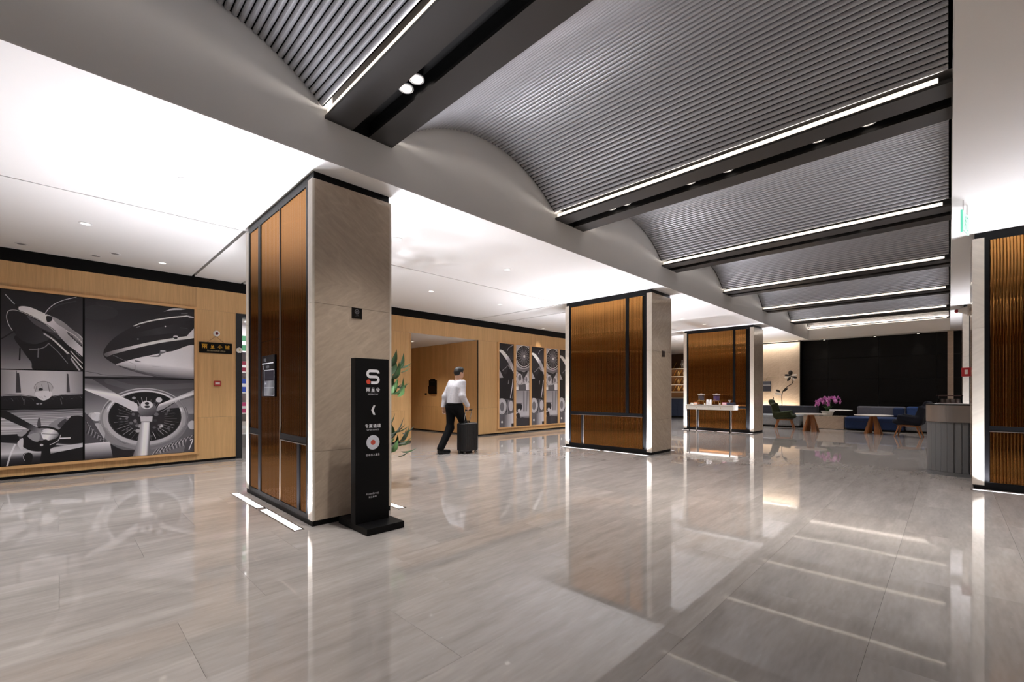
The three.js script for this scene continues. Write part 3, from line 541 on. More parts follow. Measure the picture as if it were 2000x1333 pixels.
const radial = print(900, 830, [[35, 48], [1765, 62], [1770, 1202], [40, 1308]], (k) => {
  k.fill(100); k.poly([[0, 0], [1800, 0], [1800, 600], [0, 600]], k.grad([900, 60], [900, 600], [[0, 74], [0.4, 96], [1, 150]]));
  k.line([[400, 90], [800, 190], [1200, 180], [1750, 150]], 130, 60, 0.25); k.oval(220, 640, 90, 70, 214, 0.85); k.oval(150, 620, 60, 40, 190, 0.8); k.oval(230, 900, 120, 160, 206, 0.7); k.oval(1740, 780, 70, 70, 200, 0.8);
  k.poly([[30, 570], [130, 660], [380, 1060], [30, 1080]], 84); for (let i = 0; i < 14; i++) k.line([[50 + i * 22, 700 + i * 26], [90 + i * 22, 800 + i * 18], [60 + i * 24, 900 + i * 12]], i % 2 ? 170 : 40, 6, 0.7);
  k.poly([[30, 1060], [420, 1030], [520, 1180], [480, 1310], [30, 1310]], k.grad([200, 1050], [200, 1300], [[0, 206], [0.5, 150], [1, 60]]));
  k.poly([[430, 1060], [900, 1180], [900, 1310], [480, 1310]], 42); k.poly([[1000, 1180], [1500, 1000], [1780, 960], [1780, 1230], [1000, 1300]], 110); for (let i = 0; i < 22; i++) k.line([[1100 + i * 30, 1240 - i * 12], [1180 + i * 28, 1150 - i * 10], [1230 + i * 26, 1220 - i * 8]], i % 2 ? 40 : 196, 7, 0.6);
  k.poly([[1650, 1010], [1780, 970], [1780, 1200], [1600, 1220]], 80); k.line([[1710, 1020], [1750, 1015], [1690, 1170]], 214, 9);
  k.oval(975, 660, 705, 460, 66); k.ring(975, 655, 640, 420, 172, 58); k.ring(975, 670, 675, 450, 110, 14); k.ring(975, 630, 600, 392, 214, 12, 0.8, 3.3, 6.1); k.ring(975, 700, 660, 415, 90, 34, 0.5, 0.3, 2.8);
  k.oval(985, 640, 575, 385, 24); k.line([[340, 570], [310, 700], [340, 850], [460, 1010], [640, 1110], [840, 1120]], 158, 62, 0.55); k.line([[1630, 600], [1620, 760], [1520, 930], [1300, 1070], [1100, 1120]], 140, 60, 0.5);
  for (let i = 0; i < 40; i++) { const a = i / 40 * 6.2832, r0 = 0.5, r1 = 0.78 + 0.16 * hash(i, 2, 3); k.line([[1000 + Math.cos(a) * 560 * r0, 680 + Math.sin(a) * 370 * r0], [1000 + Math.cos(a) * 560 * r1, 680 + Math.sin(a) * 370 * r1]], 70 + hash(i, 5, 3) * 160, 3 + 4 * hash(i, 7, 3), 0.85); }
  for (let i = 0; i < 60; i++) { const a = hash(i, 1, 9) * 6.2832, r = 0.4 + 0.5 * hash(i, 2, 9); k.oval(1000 + Math.cos(a) * 520 * r, 680 + Math.sin(a) * 340 * r, 8 + 18 * hash(i, 3, 9), 8 + 12 * hash(i, 4, 9), 40 + 110 * hash(i, 5, 9), 0.7); }
  k.oval(1000, 690, 290, 210, 48); for (let i = 0; i < 26; i++) { const a = hash(i, 1, 4) * 6.2832, r = 130 + 150 * hash(i, 2, 4); k.oval(1000 + Math.cos(a) * r, 700 + Math.sin(a) * r * 0.7, 20 + 22 * hash(i, 3, 4), 16 + 14 * hash(i, 4, 4), 50 + 130 * hash(i, 6, 4)); }
  k.poly([[35, 50], [150, 60], [330, 170], [600, 330], [850, 440], [880, 560], [800, 560], [560, 440], [260, 320], [35, 230]], k.grad([300, 160], [250, 330], [[0, 110], [0.4, 150], [0.6, 226], [1, 200]]));
  k.poly([[1770, 220], [1500, 330], [1200, 450], [1140, 560], [1260, 530], [1500, 390], [1770, 300]], k.grad([1480, 320], [1520, 400], [[0, 170], [0.5, 224], [1, 150]]));
  k.poly([[1300, 520], [1500, 400], [1770, 340], [1770, 460], [1560, 500]], 130, 0.9);
  k.poly([[920, 720], [1050, 720], [1056, 1000], [1060, 1260], [780, 1290], [860, 1020]], k.grad([830, 1000], [1050, 1000], [[0, 120], [0.35, 170], [0.6, 236], [0.85, 206], [1, 110]]));
  k.poly([[900, 640], [1100, 640], [1090, 730], [910, 730]], 186); k.line([[915, 725], [1085, 725]], 90, 8);
  k.oval(1010, 530, 152, 112, k.grad([900, 440], [1060, 640], [[0, 150], [0.4, 120], [1, 74]])); k.oval(1005, 460, 96, 62, 206); k.oval(1008, 436, 34, 22, 40); k.oval(1010, 488, 44, 20, 60); k.oval(1200, 380, 50, 40, 196); k.oval(800, 352, 30, 20, 160);
});
{
  const o = thing('aviation_mural', 'huge framed mural of five black-and-white aircraft photographs on the oak wall', 'picture', [XL, 0, 0]);
  const f = 0.038, Y0 = 0.15, Y1 = 2.7, Z0 = 0.62, Z1 = -1.68;
  part(o, 'backing_board', box(0, 0.012, Y0 + 0.01, Y1 - 0.01, Z0 - 0.01, Z1 + 0.01), M.black);
  for (const b of [[0, 0.045, Y0, Y0 + f, Z0, Z1], [0, 0.045, Y1 - f, Y1, Z0, Z1], [0, 0.045, Y0 + f, Y1 - f, Z1 + f, Z1], [0, 0.045, Y0 + f, Y1 - f, Z0, Z0 - f]]) part(o, 'frame_rail', mbox(...b), M.woodTrim);
  const pic = (m, z0, z1, y0, y1, label) => { const p = part(o, 'photo_print', sheet(z0 - z1, y1 - y0), m, [0.016, (y0 + y1) / 2, (z0 + z1) / 2], [0, Math.PI / 2, 0]); p.userData.label = label; };
  pic(propNose, 0.565, -0.248, 1.55, 2.655, 'photograph of a propeller aircraft nose from below');
  pic(jetFront, 0.565, -0.248, 0.985, 1.535, 'photograph of a twin-tailed jet seen head on');
  pic(propStorm, 0.565, -0.248, 0.195, 0.978, 'photograph of a propeller under a stormy sky');
  pic(linerNose, -0.272, -1.638, 1.446, 2.655, 'photograph of an airliner nose with dark stripes');
  pic(radial, -0.272, -1.638, 0.195, 1.436, 'photograph of a radial engine with three blades');
}
// tall narrow posters farther down the wall
const posterNose = print(240, 1000, [[62, 82], [243, 97], [243, 1222], [72, 1232]], (k) => {
  k.fill(34); k.poly([[60, 70], [250, 90], [250, 330], [120, 260]], k.grad([150, 90], [220, 320], [[0, 30], [1, 74]]));
  k.blob([[66, 190], [95, 180], [140, 215], [190, 290], [225, 360], [250, 450], [250, 520], [215, 440], [160, 330], [110, 250]], k.grad([80, 190], [240, 480], [[0, 236], [0.35, 224], [0.6, 150], [1, 200]]));
  k.blob([[64, 240], [110, 270], [160, 350], [180, 420], [150, 520], [110, 480], [75, 400]], 52); k.line([[165, 195], [180, 155], [210, 125], [243, 108]], 200, 4); k.line([[150, 230], [180, 250]], 22, 8);
  k.line([[110, 470], [150, 430], [170, 400]], 170, 5); for (let i = 0; i < 8; i++) k.line([[170 + i * 9, 380 + i * 8], [186 + i * 9, 430 + i * 9]], i % 2 ? 220 : 60, 4);
  k.poly([[62, 430], [120, 568], [66, 574]], 170); k.line([[185, 600], [180, 650]], 190, 6); k.line([[235, 590], [225, 700], [206, 840]], 205, 12); k.line([[246, 600], [240, 760], [226, 850]], 120, 8);
  k.poly([[60, 840], [250, 880], [250, 1240], [60, 1240]], 96); k.poly([[60, 850], [180, 870], [190, 1010], [120, 1060], [60, 1050]], 66);
  k.oval(106, 955, 48, 96, 176); k.ring(106, 955, 52, 102, 226, 5); k.oval(108, 960, 24, 60, 110); k.oval(212, 950, 26, 70, 176); k.line([[180, 880], [170, 1060], [150, 1200]], 140, 12); k.poly([[120, 1080], [243, 1040], [243, 1222], [120, 1230]], k.grad([130, 1150], [240, 1150], [[0, 90], [0.5, 160], [1, 200]])); k.oval(108, 1160, 10, 16, 230); k.poly([[218, 1180], [243, 1178], [243, 1222], [218, 1222]], 30); k.poly([[62, 1080], [78, 1080], [78, 1225], [66, 1230]], 210);
});
const posterFan = print(240, 1000, [[290, 112], [470, 127], [468, 1205], [295, 1215]], (k) => {
  k.fill(176); for (let i = 0; i < 3; i++) k.oval(372 + i * 22, 112, 5, 8, 40);
  k.oval(400, 275, 104, 160, 60); k.oval(400, 268, 92, 140, 34); k.ring(398, 268, 96, 148, 226, 8);
  for (let i = 0; i < 30; i++) { const a = i / 30 * 6.2832; k.line([[400 + Math.cos(a) * 26, 268 + Math.sin(a) * 38], [400 + Math.cos(a + 0.16) * 86, 268 + Math.sin(a + 0.16) * 132]], i % 2 ? 150 : 196, 5, 0.85); }
  k.oval(400, 268, 24, 36, 120); k.oval(404, 272, 12, 20, 226);
  k.blob([[290, 400], [330, 430], [400, 450], [470, 430], [470, 480], [290, 470]], 120); k.blob([[310, 470], [400, 490], [450, 470], [420, 560], [400, 640], [380, 560]], 44);
  k.oval(340, 585, 40, 76, 190); k.ring(340, 585, 42, 80, 90, 4); k.oval(346, 570, 20, 40, 110); k.oval(436, 600, 30, 70, 196); k.oval(430, 590, 12, 36, 120); for (let i = 0; i < 12; i++) k.line([[300 + i * 14, 500 + hash(i, 1, 1) * 160], [312 + i * 14, 520 + hash(i, 2, 1) * 170]], 40 + hash(i, 3, 1) * 180, 5, 0.7);
  k.poly([[330, 670], [420, 650], [430, 736], [330, 736]], 96); k.poly([[290, 690], [330, 690], [330, 736], [290, 736]], 222); k.poly([[425, 650], [470, 640], [470, 736], [425, 736]], 214); k.line([[288, 740], [472, 740]], 24, 6);
  k.poly([[290, 746], [470, 746], [470, 1215], [290, 1215]], k.grad([380, 750], [380, 1210], [[0, 140], [0.45, 170], [0.7, 176], [0.8, 74], [1, 50]])); k.poly([[390, 746], [450, 746], [440, 1020], [390, 1020]], k.grad([390, 900], [450, 900], [[0, 110], [0.5, 160], [1, 96]]));
  k.poly([[292, 905], [380, 905], [380, 920], [292, 925]], 110); k.blob([[295, 930], [370, 925], [372, 990], [330, 1030], [300, 1010]], 46); k.oval(340, 1010, 18, 26, 186); k.blob([[300, 1060], [340, 1040], [350, 1100], [320, 1110]], 40); k.poly([[290, 1120], [380, 1095], [470, 1115], [470, 1215], [290, 1215]], 62);
});
for (let i = 0; i < 5; i++) {
  const z0 = -8.93 - i * 0.703, nth = ['first', 'second', 'third', 'fourth', 'fifth'][i], fan = i % 2;
  const o = thing('framed_poster', `tall narrow ${fan ? 'jet engine fan' : 'propeller nose'} poster, ${nth} from the recess`, 'picture', [XL, 0, z0], 0, { group: 'tall aircraft posters on the oak wall' });
  for (const b of [[0, 0.04, 0.155, 0.19, 0, -0.7], [0, 0.04, 2.665, 2.69, 0, -0.7], [0, 0.04, 0.19, 2.665, 0, -0.042], [0, 0.04, 0.19, 2.665, -0.658, -0.7]]) part(o, 'frame_rail', mbox(...b), M.woodTrim);
  part(o, 'photo_print', sheet(0.616, 2.475), fan ? posterFan : posterNose, [0.01, 1.4275, -0.35], [0, Math.PI / 2, 0]);
}

// ------------------------------------------------------------------ lettering: strokes on a 100 x 100 square
const GLYPH = {
  li: [[5, 12, 95, 12], [14, 30, 14, 92], [14, 30, 44, 30, 44, 90], [56, 30, 56, 92], [56, 30, 88, 30, 88, 92, 80, 88], [26, 50, 32, 66], [68, 50, 74, 66]],
  cheng: [[28, 10, 72, 10, 72, 38, 28, 38, 28, 10], [18, 52, 82, 52], [22, 72, 78, 72], [8, 94, 92, 94], [50, 52, 50, 94]],
  hui: [[50, 6, 8, 44], [50, 6, 92, 44], [30, 42, 70, 42], [15, 60, 85, 60], [45, 60, 28, 90, 75, 86], [62, 72, 80, 94]],
  zhuan: [[20, 18, 80, 18], [10, 40, 92, 40], [50, 5, 40, 40, 34, 60, 72, 60, 52, 82], [40, 76, 66, 94]],
  shu: [[18, 10, 84, 10, 84, 30, 18, 30], [18, 10, 18, 55, 8, 94], [32, 42, 80, 38], [34, 52, 80, 52, 80, 66, 34, 66, 34, 52], [57, 42, 57, 90], [28, 94, 28, 76, 86, 76, 86, 94], [45, 88, 68, 86]],
  tong: [[14, 12, 24, 24], [8, 42, 24, 42, 24, 74, 8, 84], [20, 80, 40, 92, 96, 92], [40, 12, 84, 12, 70, 24], [54, 18, 66, 26], [42, 84, 42, 34, 86, 34, 86, 84], [42, 50, 86, 50], [42, 66, 86, 66], [64, 34, 64, 84]],
  dao: [[14, 12, 24, 24], [8, 42, 24, 42, 24, 74, 8, 84], [20, 80, 40, 92, 96, 92], [50, 8, 56, 18], [78, 8, 70, 20], [38, 24, 94, 24], [66, 24, 60, 36], [46, 38, 86, 38, 86, 82, 46, 82, 46, 38], [46, 52, 86, 52], [46, 66, 86, 66]],
  xiao: [[50, 8, 50, 90, 40, 84], [26, 36, 12, 66], [74, 36, 90, 66]],
  pu: [[24, 8, 8, 36], [18, 26, 40, 26], [12, 46, 40, 46], [12, 64, 40, 64], [26, 46, 26, 88, 40, 80], [48, 24, 96, 24], [54, 90, 54, 40, 90, 40, 90, 92], [54, 56, 90, 56], [54, 72, 90, 72], [72, 8, 72, 92], [84, 8, 92, 16]],
  ji: [[30, 6, 10, 40], [24, 24, 24, 62], [24, 24, 88, 24], [24, 36, 80, 36], [24, 48, 80, 48], [24, 60, 88, 60], [54, 8, 60, 22], [54, 24, 54, 60], [8, 74, 92, 74], [50, 62, 50, 98], [44, 78, 12, 96], [56, 78, 90, 96]],
  tuan: [[12, 8, 88, 8, 88, 92, 12, 92, 12, 8], [24, 34, 76, 34], [54, 20, 54, 78, 42, 74], [52, 36, 26, 64]],
  wei: [[30, 8, 10, 46], [22, 34, 22, 94], [62, 6, 66, 20], [40, 26, 92, 26], [50, 38, 56, 76], [84, 36, 74, 78], [36, 88, 96, 88]],
  ru: [[36, 8, 50, 16, 44, 50, 8, 94], [50, 16, 60, 54, 94, 94]],
  chu: [[50, 4, 50, 92], [20, 14, 20, 44, 80, 44, 80, 14], [10, 54, 10, 90, 90, 90, 90, 54]],
};
function glyphs(g, names, x, y, size, gap, color, lw) { // x is the middle of the line
  const w = names.length * size + (names.length - 1) * gap; let at = x - w / 2;
  g.strokeStyle = color; g.lineWidth = lw; g.lineCap = 'square'; g.lineJoin = 'miter';
  for (const n of names) { for (const s of GLYPH[n]) { g.beginPath(); for (let i = 0; i < s.length; i += 2) { const X = at + s[i] / 100 * size, Y = y + s[i + 1] / 100 * size; i ? g.lineTo(X, Y) : g.moveTo(X, Y); } g.stroke(); } at += size + gap; }
}
function board(w, h, draw, rough = 0.3) {
  const c = document.createElement('canvas'); c.width = w; c.height = h; draw(c.getContext('2d')); const t = new THREE.CanvasTexture(c); t.colorSpace = THREE.SRGBColorSpace; return phy(0xffffff, rough, 0, { map: t, specularIntensity: 0.35 });
}
const centred = (g, text, x, y, font, color) => { g.font = font; g.fillStyle = color; g.textAlign = 'center'; g.textBaseline = 'middle'; g.fillText(text, x, y); };

// ------------------------------------------------------------------ black totem beside the nearest column
{
  const o = thing('sign_totem', 'tall black totem sign with a white emblem standing beside the nearest column', 'sign', [-3.79, 0, -2.0]);
  part(o, 'base', rbox(-0.27, 0.28, 0, 0.06, -0.185, 0.175, 0.004, 1), M.black);
  part(o, 'post', rbox(0.0, 0.085, 0.06, 1.525, -0.14, 0.185, 0.003, 1), M.black);
  const W = 390, H = 1758, white = '#e8e8ec';
  const face = board(W, H, (g) => {
    g.fillStyle = '#0b0b0c'; g.fillRect(0, 0, W, H);
    g.strokeStyle = white; g.lineWidth = 30; g.lineCap = 'butt'; g.lineJoin = 'round';                      // the S
    g.beginPath(); g.moveTo(264, 158); g.quadraticCurveTo(262, 132, 236, 132); g.lineTo(168, 132); g.arc(168, 164, 32, -Math.PI / 2, Math.PI / 2, true); g.lineTo(232, 196); g.arc(232, 228, 32, -Math.PI / 2, Math.PI / 2, false); g.lineTo(176, 260); g.stroke();
    g.fillStyle = '#d4503c'; g.beginPath(); g.arc(146, 250, 25, 0, 7); g.fill();
    glyphs(g, ['li', 'cheng', 'hui'], 200, 312, 50, 8, white, 6.5); centred(g, 'REZEN STAY', 200, 386, '23px sans-serif', white);
    g.fillStyle = white; g.beginPath(); g.moveTo(228, 506); g.lineTo(204, 506); g.lineTo(178, 558); g.lineTo(204, 610); g.lineTo(228, 610); g.lineTo(206, 558); g.closePath(); g.fill();
    glyphs(g, ['zhuan', 'shu', 'tong', 'dao'], 198, 706, 44, 4, white, 5); centred(g, 'VIP ENTRANCE', 198, 772, '22px sans-serif', white);
    g.fillStyle = '#d6d9e2'; g.beginPath(); g.arc(200, 908, 78, 0, 7); g.fill(); g.fillStyle = '#c8584a'; g.beginPath(); g.arc(200, 908, 28, 0, 7); g.fill();
    glyphs(g, ['wei', 'hui', 'chu', 'ru', 'dao', 'cheng'], 198, 1030, 24, 4, white, 2.6);
    centred(g, 'RezenGroup', 196, 1462, '28px sans-serif', white); glyphs(g, ['li', 'cheng', 'ji', 'tuan'], 196, 1488, 20, 4, white, 2.2);
  }, 0.55);
  const p = part(o, 'sign_face', sheet(0.322, 1.458), face, [0.0845, 0.794, 0.0225], [0, Math.PI / 2, 0]); p.userData.label = 'black printed face with white lettering';
}
// plaque on the stone end of the nearest column, panel on its amber front, plaque on the middle column
{
  const o = thing('restroom_plaque', 'small square black plaque on the stone end of the nearest column', 'sign', [-4.11, 1.99, -2.028]);
  part(o, 'plate', rbox(0, 0.008, -0.052, 0.052, -0.052, 0.052, 0.002, 1), M.black);
  part(o, 'print', sheet(0.1, 0.1), board(128, 128, (g) => { g.fillStyle = '#15110f'; g.fillRect(0, 0, 128, 128); g.strokeStyle = '#77777a'; g.lineWidth = 7; g.beginPath(); g.arc(62, 46, 26, 0, 7); g.stroke(); g.beginPath(); g.moveTo(44, 50); g.lineTo(62, 36); g.lineTo(80, 50); g.stroke(); g.beginPath(); g.moveTo(44, 58); g.lineTo(78, 58); g.stroke(); centred(g, '••••', 64, 88, '26px sans-serif', '#8a8a8c'); g.fillStyle = '#555'; g.fillRect(30, 102, 60, 3); }), [0.006, 0, 0], [0, Math.PI / 2, 0]);
  const q = thing('notice_panel', 'dark printed notice panel on the amber front of the nearest column', 'sign', [-5.3, 1.4, -1.605]);
  part(q, 'plate', box(-0.21, 0.21, -0.225, 0.225, 0, 0.008), M.blackGloss);
  part(q, 'print', sheet(0.41, 0.44), board(300, 330, (g) => {
    g.fillStyle = '#1a1718'; g.fillRect(0, 0, 300, 330); g.strokeStyle = '#b9b9bd'; g.lineWidth = 5; g.strokeRect(60, 118, 236, 206); g.fillStyle = '#d5d5da'; g.fillRect(8, 58, 270, 8); g.fillRect(30, 78, 6, 34);
    glyphs(g, ['li', 'cheng'], 80, 18, 28, 6, '#8d8d92', 3); glyphs(g, ['ji', 'tuan', 'hui'], 140, 78, 24, 6, '#77777c', 2.4);
    g.fillStyle = '#26242c'; g.fillRect(64, 122, 228, 74); const l = g.createLinearGradient(60, 200, 290, 320); l.addColorStop(0, '#55555c'); l.addColorStop(0.5, '#77777a'); l.addColorStop(1, '#3a3a3a'); g.fillStyle = l; g.fillRect(64, 204, 228, 118); g.fillStyle = '#9a9aa0'; g.fillRect(64, 258, 228, 3); g.fillRect(76, 220, 36, 14);
  }, 0.15), [0, 0, 0.007]);
  const r = thing('wall_plaque', 'tiny dark plaque on the stone end of the middle column', 'sign', [-4.12, 2.0, -8.55]);
  part(r, 'plate', box(0, 0.01, -0.06, 0.06, -0.06, 0.06), std(0x4a3b33, 0.5)); part(r, 'inset', box(0.01, 0.012, -0.045, 0.045, -0.045, 0.045), std(0x332822, 0.5));
}
// ------------------------------------------------------------------ oak wall: hanging shop sign, call point, bell
{
  const o = thing('hanging_sign', 'black hanging shop sign with gold characters on the oak wall', 'sign', [XL, 0, -1.965]);
  const rot = [0, Math.PI / 2, 0];
  part(o, 'board', rbox(0.006, 0.024, 1.92, 2.11, -0.25, 0.25, 0.008), M.black);
  part(o, 'lettering', sheet(0.48, 0.165), board(480, 165, (g) => {
    g.fillStyle = '#0c0a08'; g.fillRect(0, 0, 480, 165); const gold = '#d9a437';
    glyphs(g, ['li'], 66, 16, 84, 0, gold, 9); glyphs(g, ['cheng'], 186, 28, 68, 0, gold, 8); glyphs(g, ['xiao'], 300, 22, 76, 0, gold, 8); glyphs(g, ['pu'], 410, 22, 78, 0, gold, 7);
    centred(g, 'Rezen smile shop', 240, 134, 'italic 34px serif', '#c9b48c');
  }), [0.0225, 2.015, 0], rot);
  part(o, 'cord', merge([bar([0.012, 2.11, 0.13], [0.012, 2.225, 0], 0.003), bar([0.012, 2.11, -0.13], [0.012, 2.225, 0], 0.003)]), std(0x8a6b44, 0.8));
  const b = thing('alarm_bell', 'round white wall lamp with a dark red centre above the hanging sign', 'alarm', [XL, 2.275, -1.975]);
  const dg = lathe([[0.0, 0], [0.052, 0], [0.052, 0.016], [0.044, 0.03], [0.02, 0.036], [0, 0.036]]); dg.rotateZ(-Math.PI / 2); part(b, 'body', dg, M.whitePaint);
  const cg = lathe([[0.024, 0.034], [0.022, 0.05], [0.01, 0.056], [0, 0.057]]); cg.rotateZ(-Math.PI / 2); part(b, 'centre', cg, std(0x6e1616, 0.3));
  const f = thing('call_point', 'small red fire call point on the oak wall below the hanging sign', 'alarm', [XL, 1.38, -1.985]);
  part(f, 'box', rbox(0, 0.035, -0.048, 0.048, -0.052, 0.052, 0.01), std(0xb5342c, 0.4)); part(f, 'label_plate', box(0.035, 0.038, -0.016, 0.02, -0.034, 0.034), std(0xe6d6d2, 0.4));
  const w = thing('flower_rosette', 'white paper flower on the dark shop door frame', 'decoration', [XL + 0.012, 2.0, -2.33]);
  for (let i = 0; i < 7; i++) { const g = new THREE.SphereGeometry(0.024, 10, 8); g.scale(0.5, 1, 1); part(w, 'petal', g, M.whitePaint, [0.012, Math.cos(i * 0.9) * 0.03, Math.sin(i * 0.9) * 0.03]); }
  part(w, 'heart', new THREE.SphereGeometry(0.014, 10, 8), std(0xe0d080, 0.6), [0.024, 0, 0]);
  const d = thing('leaflet_holder', 'black leaflet holder on the oak wall inside the recess', 'holder', [-11.48, 0, ZR1]);
  part(d, 'plate', box(-0.2, 0.2, 1.17, 1.6, 0, 0.02), M.black); part(d, 'pocket', box(-0.18, 0.18, 1.19, 1.42, 0.02, 0.06), M.blackGloss); part(d, 'top_clip', rbox(-0.12, 0.12, 1.56, 1.64, 0.004, 0.03, 0.008), M.blackMetal);
  const k = thing('door_knob', 'small dark knob on the oak wall inside the recess', 'handle', [-11.84, 1.17, ZR1]);
  part(k, 'rose', cyl(0.03, 0.03, 0.01).rotateX(Math.PI / 2), M.blackMetal); part(k, 'knob', new THREE.SphereGeometry(0.028, 14, 10), M.blackMetal, [0, 0, 0.035]);
}

// ------------------------------------------------------------------ surfaces from distances
const sub = (a, b) => [a[0] - b[0], a[1] - b[1], a[2] - b[2]], dot = (a, b) => a[0] * b[0] + a[1] * b[1] + a[2] * b[2];
const cone = (a, b, r0, r1) => { const ab = sub(b, a), l = dot(ab, ab) || 1e-9; return (p) => { const ap = sub(p, a), t = Math.max(0, Math.min(1, dot(ap, ab) / l)), q = [ap[0] - ab[0] * t, ap[1] - ab[1] * t, ap[2] - ab[2] * t]; return Math.sqrt(dot(q, q)) - (r0 + (r1 - r0) * t); }; };
const ball = (c, r) => (p) => { const q = [(p[0] - c[0]) / r[0], (p[1] - c[1]) / r[1], (p[2] - c[2]) / r[2]]; return (Math.sqrt(dot(q, q)) - 1) * Math.min(...r); };
const slab = (c, h, r, e = [0, 0, 0]) => { const m = new THREE.Matrix4().compose(V(...c), new THREE.Quaternion().setFromEuler(new THREE.Euler(...e)), V(1, 1, 1)).invert(), v = V(0, 0, 0); return (p) => { v.set(...p).applyMatrix4(m); const q = [Math.abs(v.x) - h[0] + r, Math.abs(v.y) - h[1] + r, Math.abs(v.z) - h[2] + r]; return Math.hypot(Math.max(q[0], 0), Math.max(q[1], 0), Math.max(q[2], 0)) + Math.min(0, Math.max(...q)) - r; }; };
const blend = (list, k) => (p) => { let d = 1e9; for (const f of list) { const e = f(p), h = Math.max(k - Math.abs(d - e), 0) / k; d = Math.min(d, e) - h * h * k * 0.25; } return d; };
function surface(f, lo, hi, c) {                               // surface nets
  const n = [0, 1, 2].map((i) => Math.ceil((hi[i] - lo[i]) / c) + 1), D = new Float32Array(n[0] * n[1] * n[2]), at = (i, j, k) => (k * n[1] + j) * n[0] + i;
  for (let k = 0; k < n[2]; k++) for (let j = 0; j < n[1]; j++) for (let i = 0; i < n[0]; i++) D[at(i, j, k)] = f([lo[0] + i * c, lo[1] + j * c, lo[2] + k * c]);
  const id = new Int32Array(D.length).fill(-1), P = [], N = [], I = [];
  for (let k = 0; k + 1 < n[2]; k++) for (let j = 0; j + 1 < n[1]; j++) for (let i = 0; i + 1 < n[0]; i++) {
    let s = [0, 0, 0], m = 0; const v = []; for (let q = 0; q < 8; q++) v.push(D[at(i + (q & 1), j + (q >> 1 & 1), k + (q >> 2))]);
    for (let q = 0; q < 8; q++) for (let b = 1; b < 8; b <<= 1) if (!(q & b)) { const a0 = v[q], a1 = v[q | b]; if ((a0 < 0) !== (a1 < 0)) { const t = a0 / (a0 - a1); s[0] += (q & 1) + (b === 1 ? t : 0); s[1] += (q >> 1 & 1) + (b === 2 ? t : 0); s[2] += (q >> 2) + (b === 4 ? t : 0); m++; } }
    if (!m) continue;
    const p = [lo[0] + (i + s[0] / m) * c, lo[1] + (j + s[1] / m) * c, lo[2] + (k + s[2] / m) * c], e = c * 0.4; id[at(i, j, k)] = P.length / 3; P.push(...p);
    const g = V(f([p[0] + e, p[1], p[2]]) - f([p[0] - e, p[1], p[2]]), f([p[0], p[1] + e, p[2]]) - f([p[0], p[1] - e, p[2]]), f([p[0], p[1], p[2] + e]) - f([p[0], p[1], p[2] - e])).normalize(); N.push(g.x, g.y, g.z);
  }
  const quad = (a, b, d, e, flip) => { if (a < 0 || b < 0 || d < 0 || e < 0) return; flip ? I.push(a, e, d, a, d, b) : I.push(a, b, d, a, d, e); };
  for (let k = 1; k + 1 < n[2]; k++) for (let j = 1; j + 1 < n[1]; j++) for (let i = 1; i + 1 < n[0]; i++) {
    const a = D[at(i, j, k)] < 0;
    if (a !== D[at(i + 1, j, k)] < 0) quad(id[at(i, j - 1, k - 1)], id[at(i, j, k - 1)], id[at(i, j, k)], id[at(i, j - 1, k)], !a);
    if (a !== D[at(i, j + 1, k)] < 0) quad(id[at(i - 1, j, k - 1)], id[at(i - 1, j, k)], id[at(i, j, k)], id[at(i, j, k - 1)], !a);
    if (a !== D[at(i, j, k + 1)] < 0) quad(id[at(i - 1, j - 1, k)], id[at(i, j - 1, k)], id[at(i, j, k)], id[at(i - 1, j, k)], !a);
  }
  const g = new THREE.BufferGeometry(); g.setAttribute('position', new THREE.Float32BufferAttribute(P, 3)); g.setAttribute('normal', new THREE.Float32BufferAttribute(N, 3));
  g.setAttribute('uv', new THREE.Float32BufferAttribute(P.filter((_, i) => i % 3 !== 2), 2)); g.setIndex(I); return g;
}

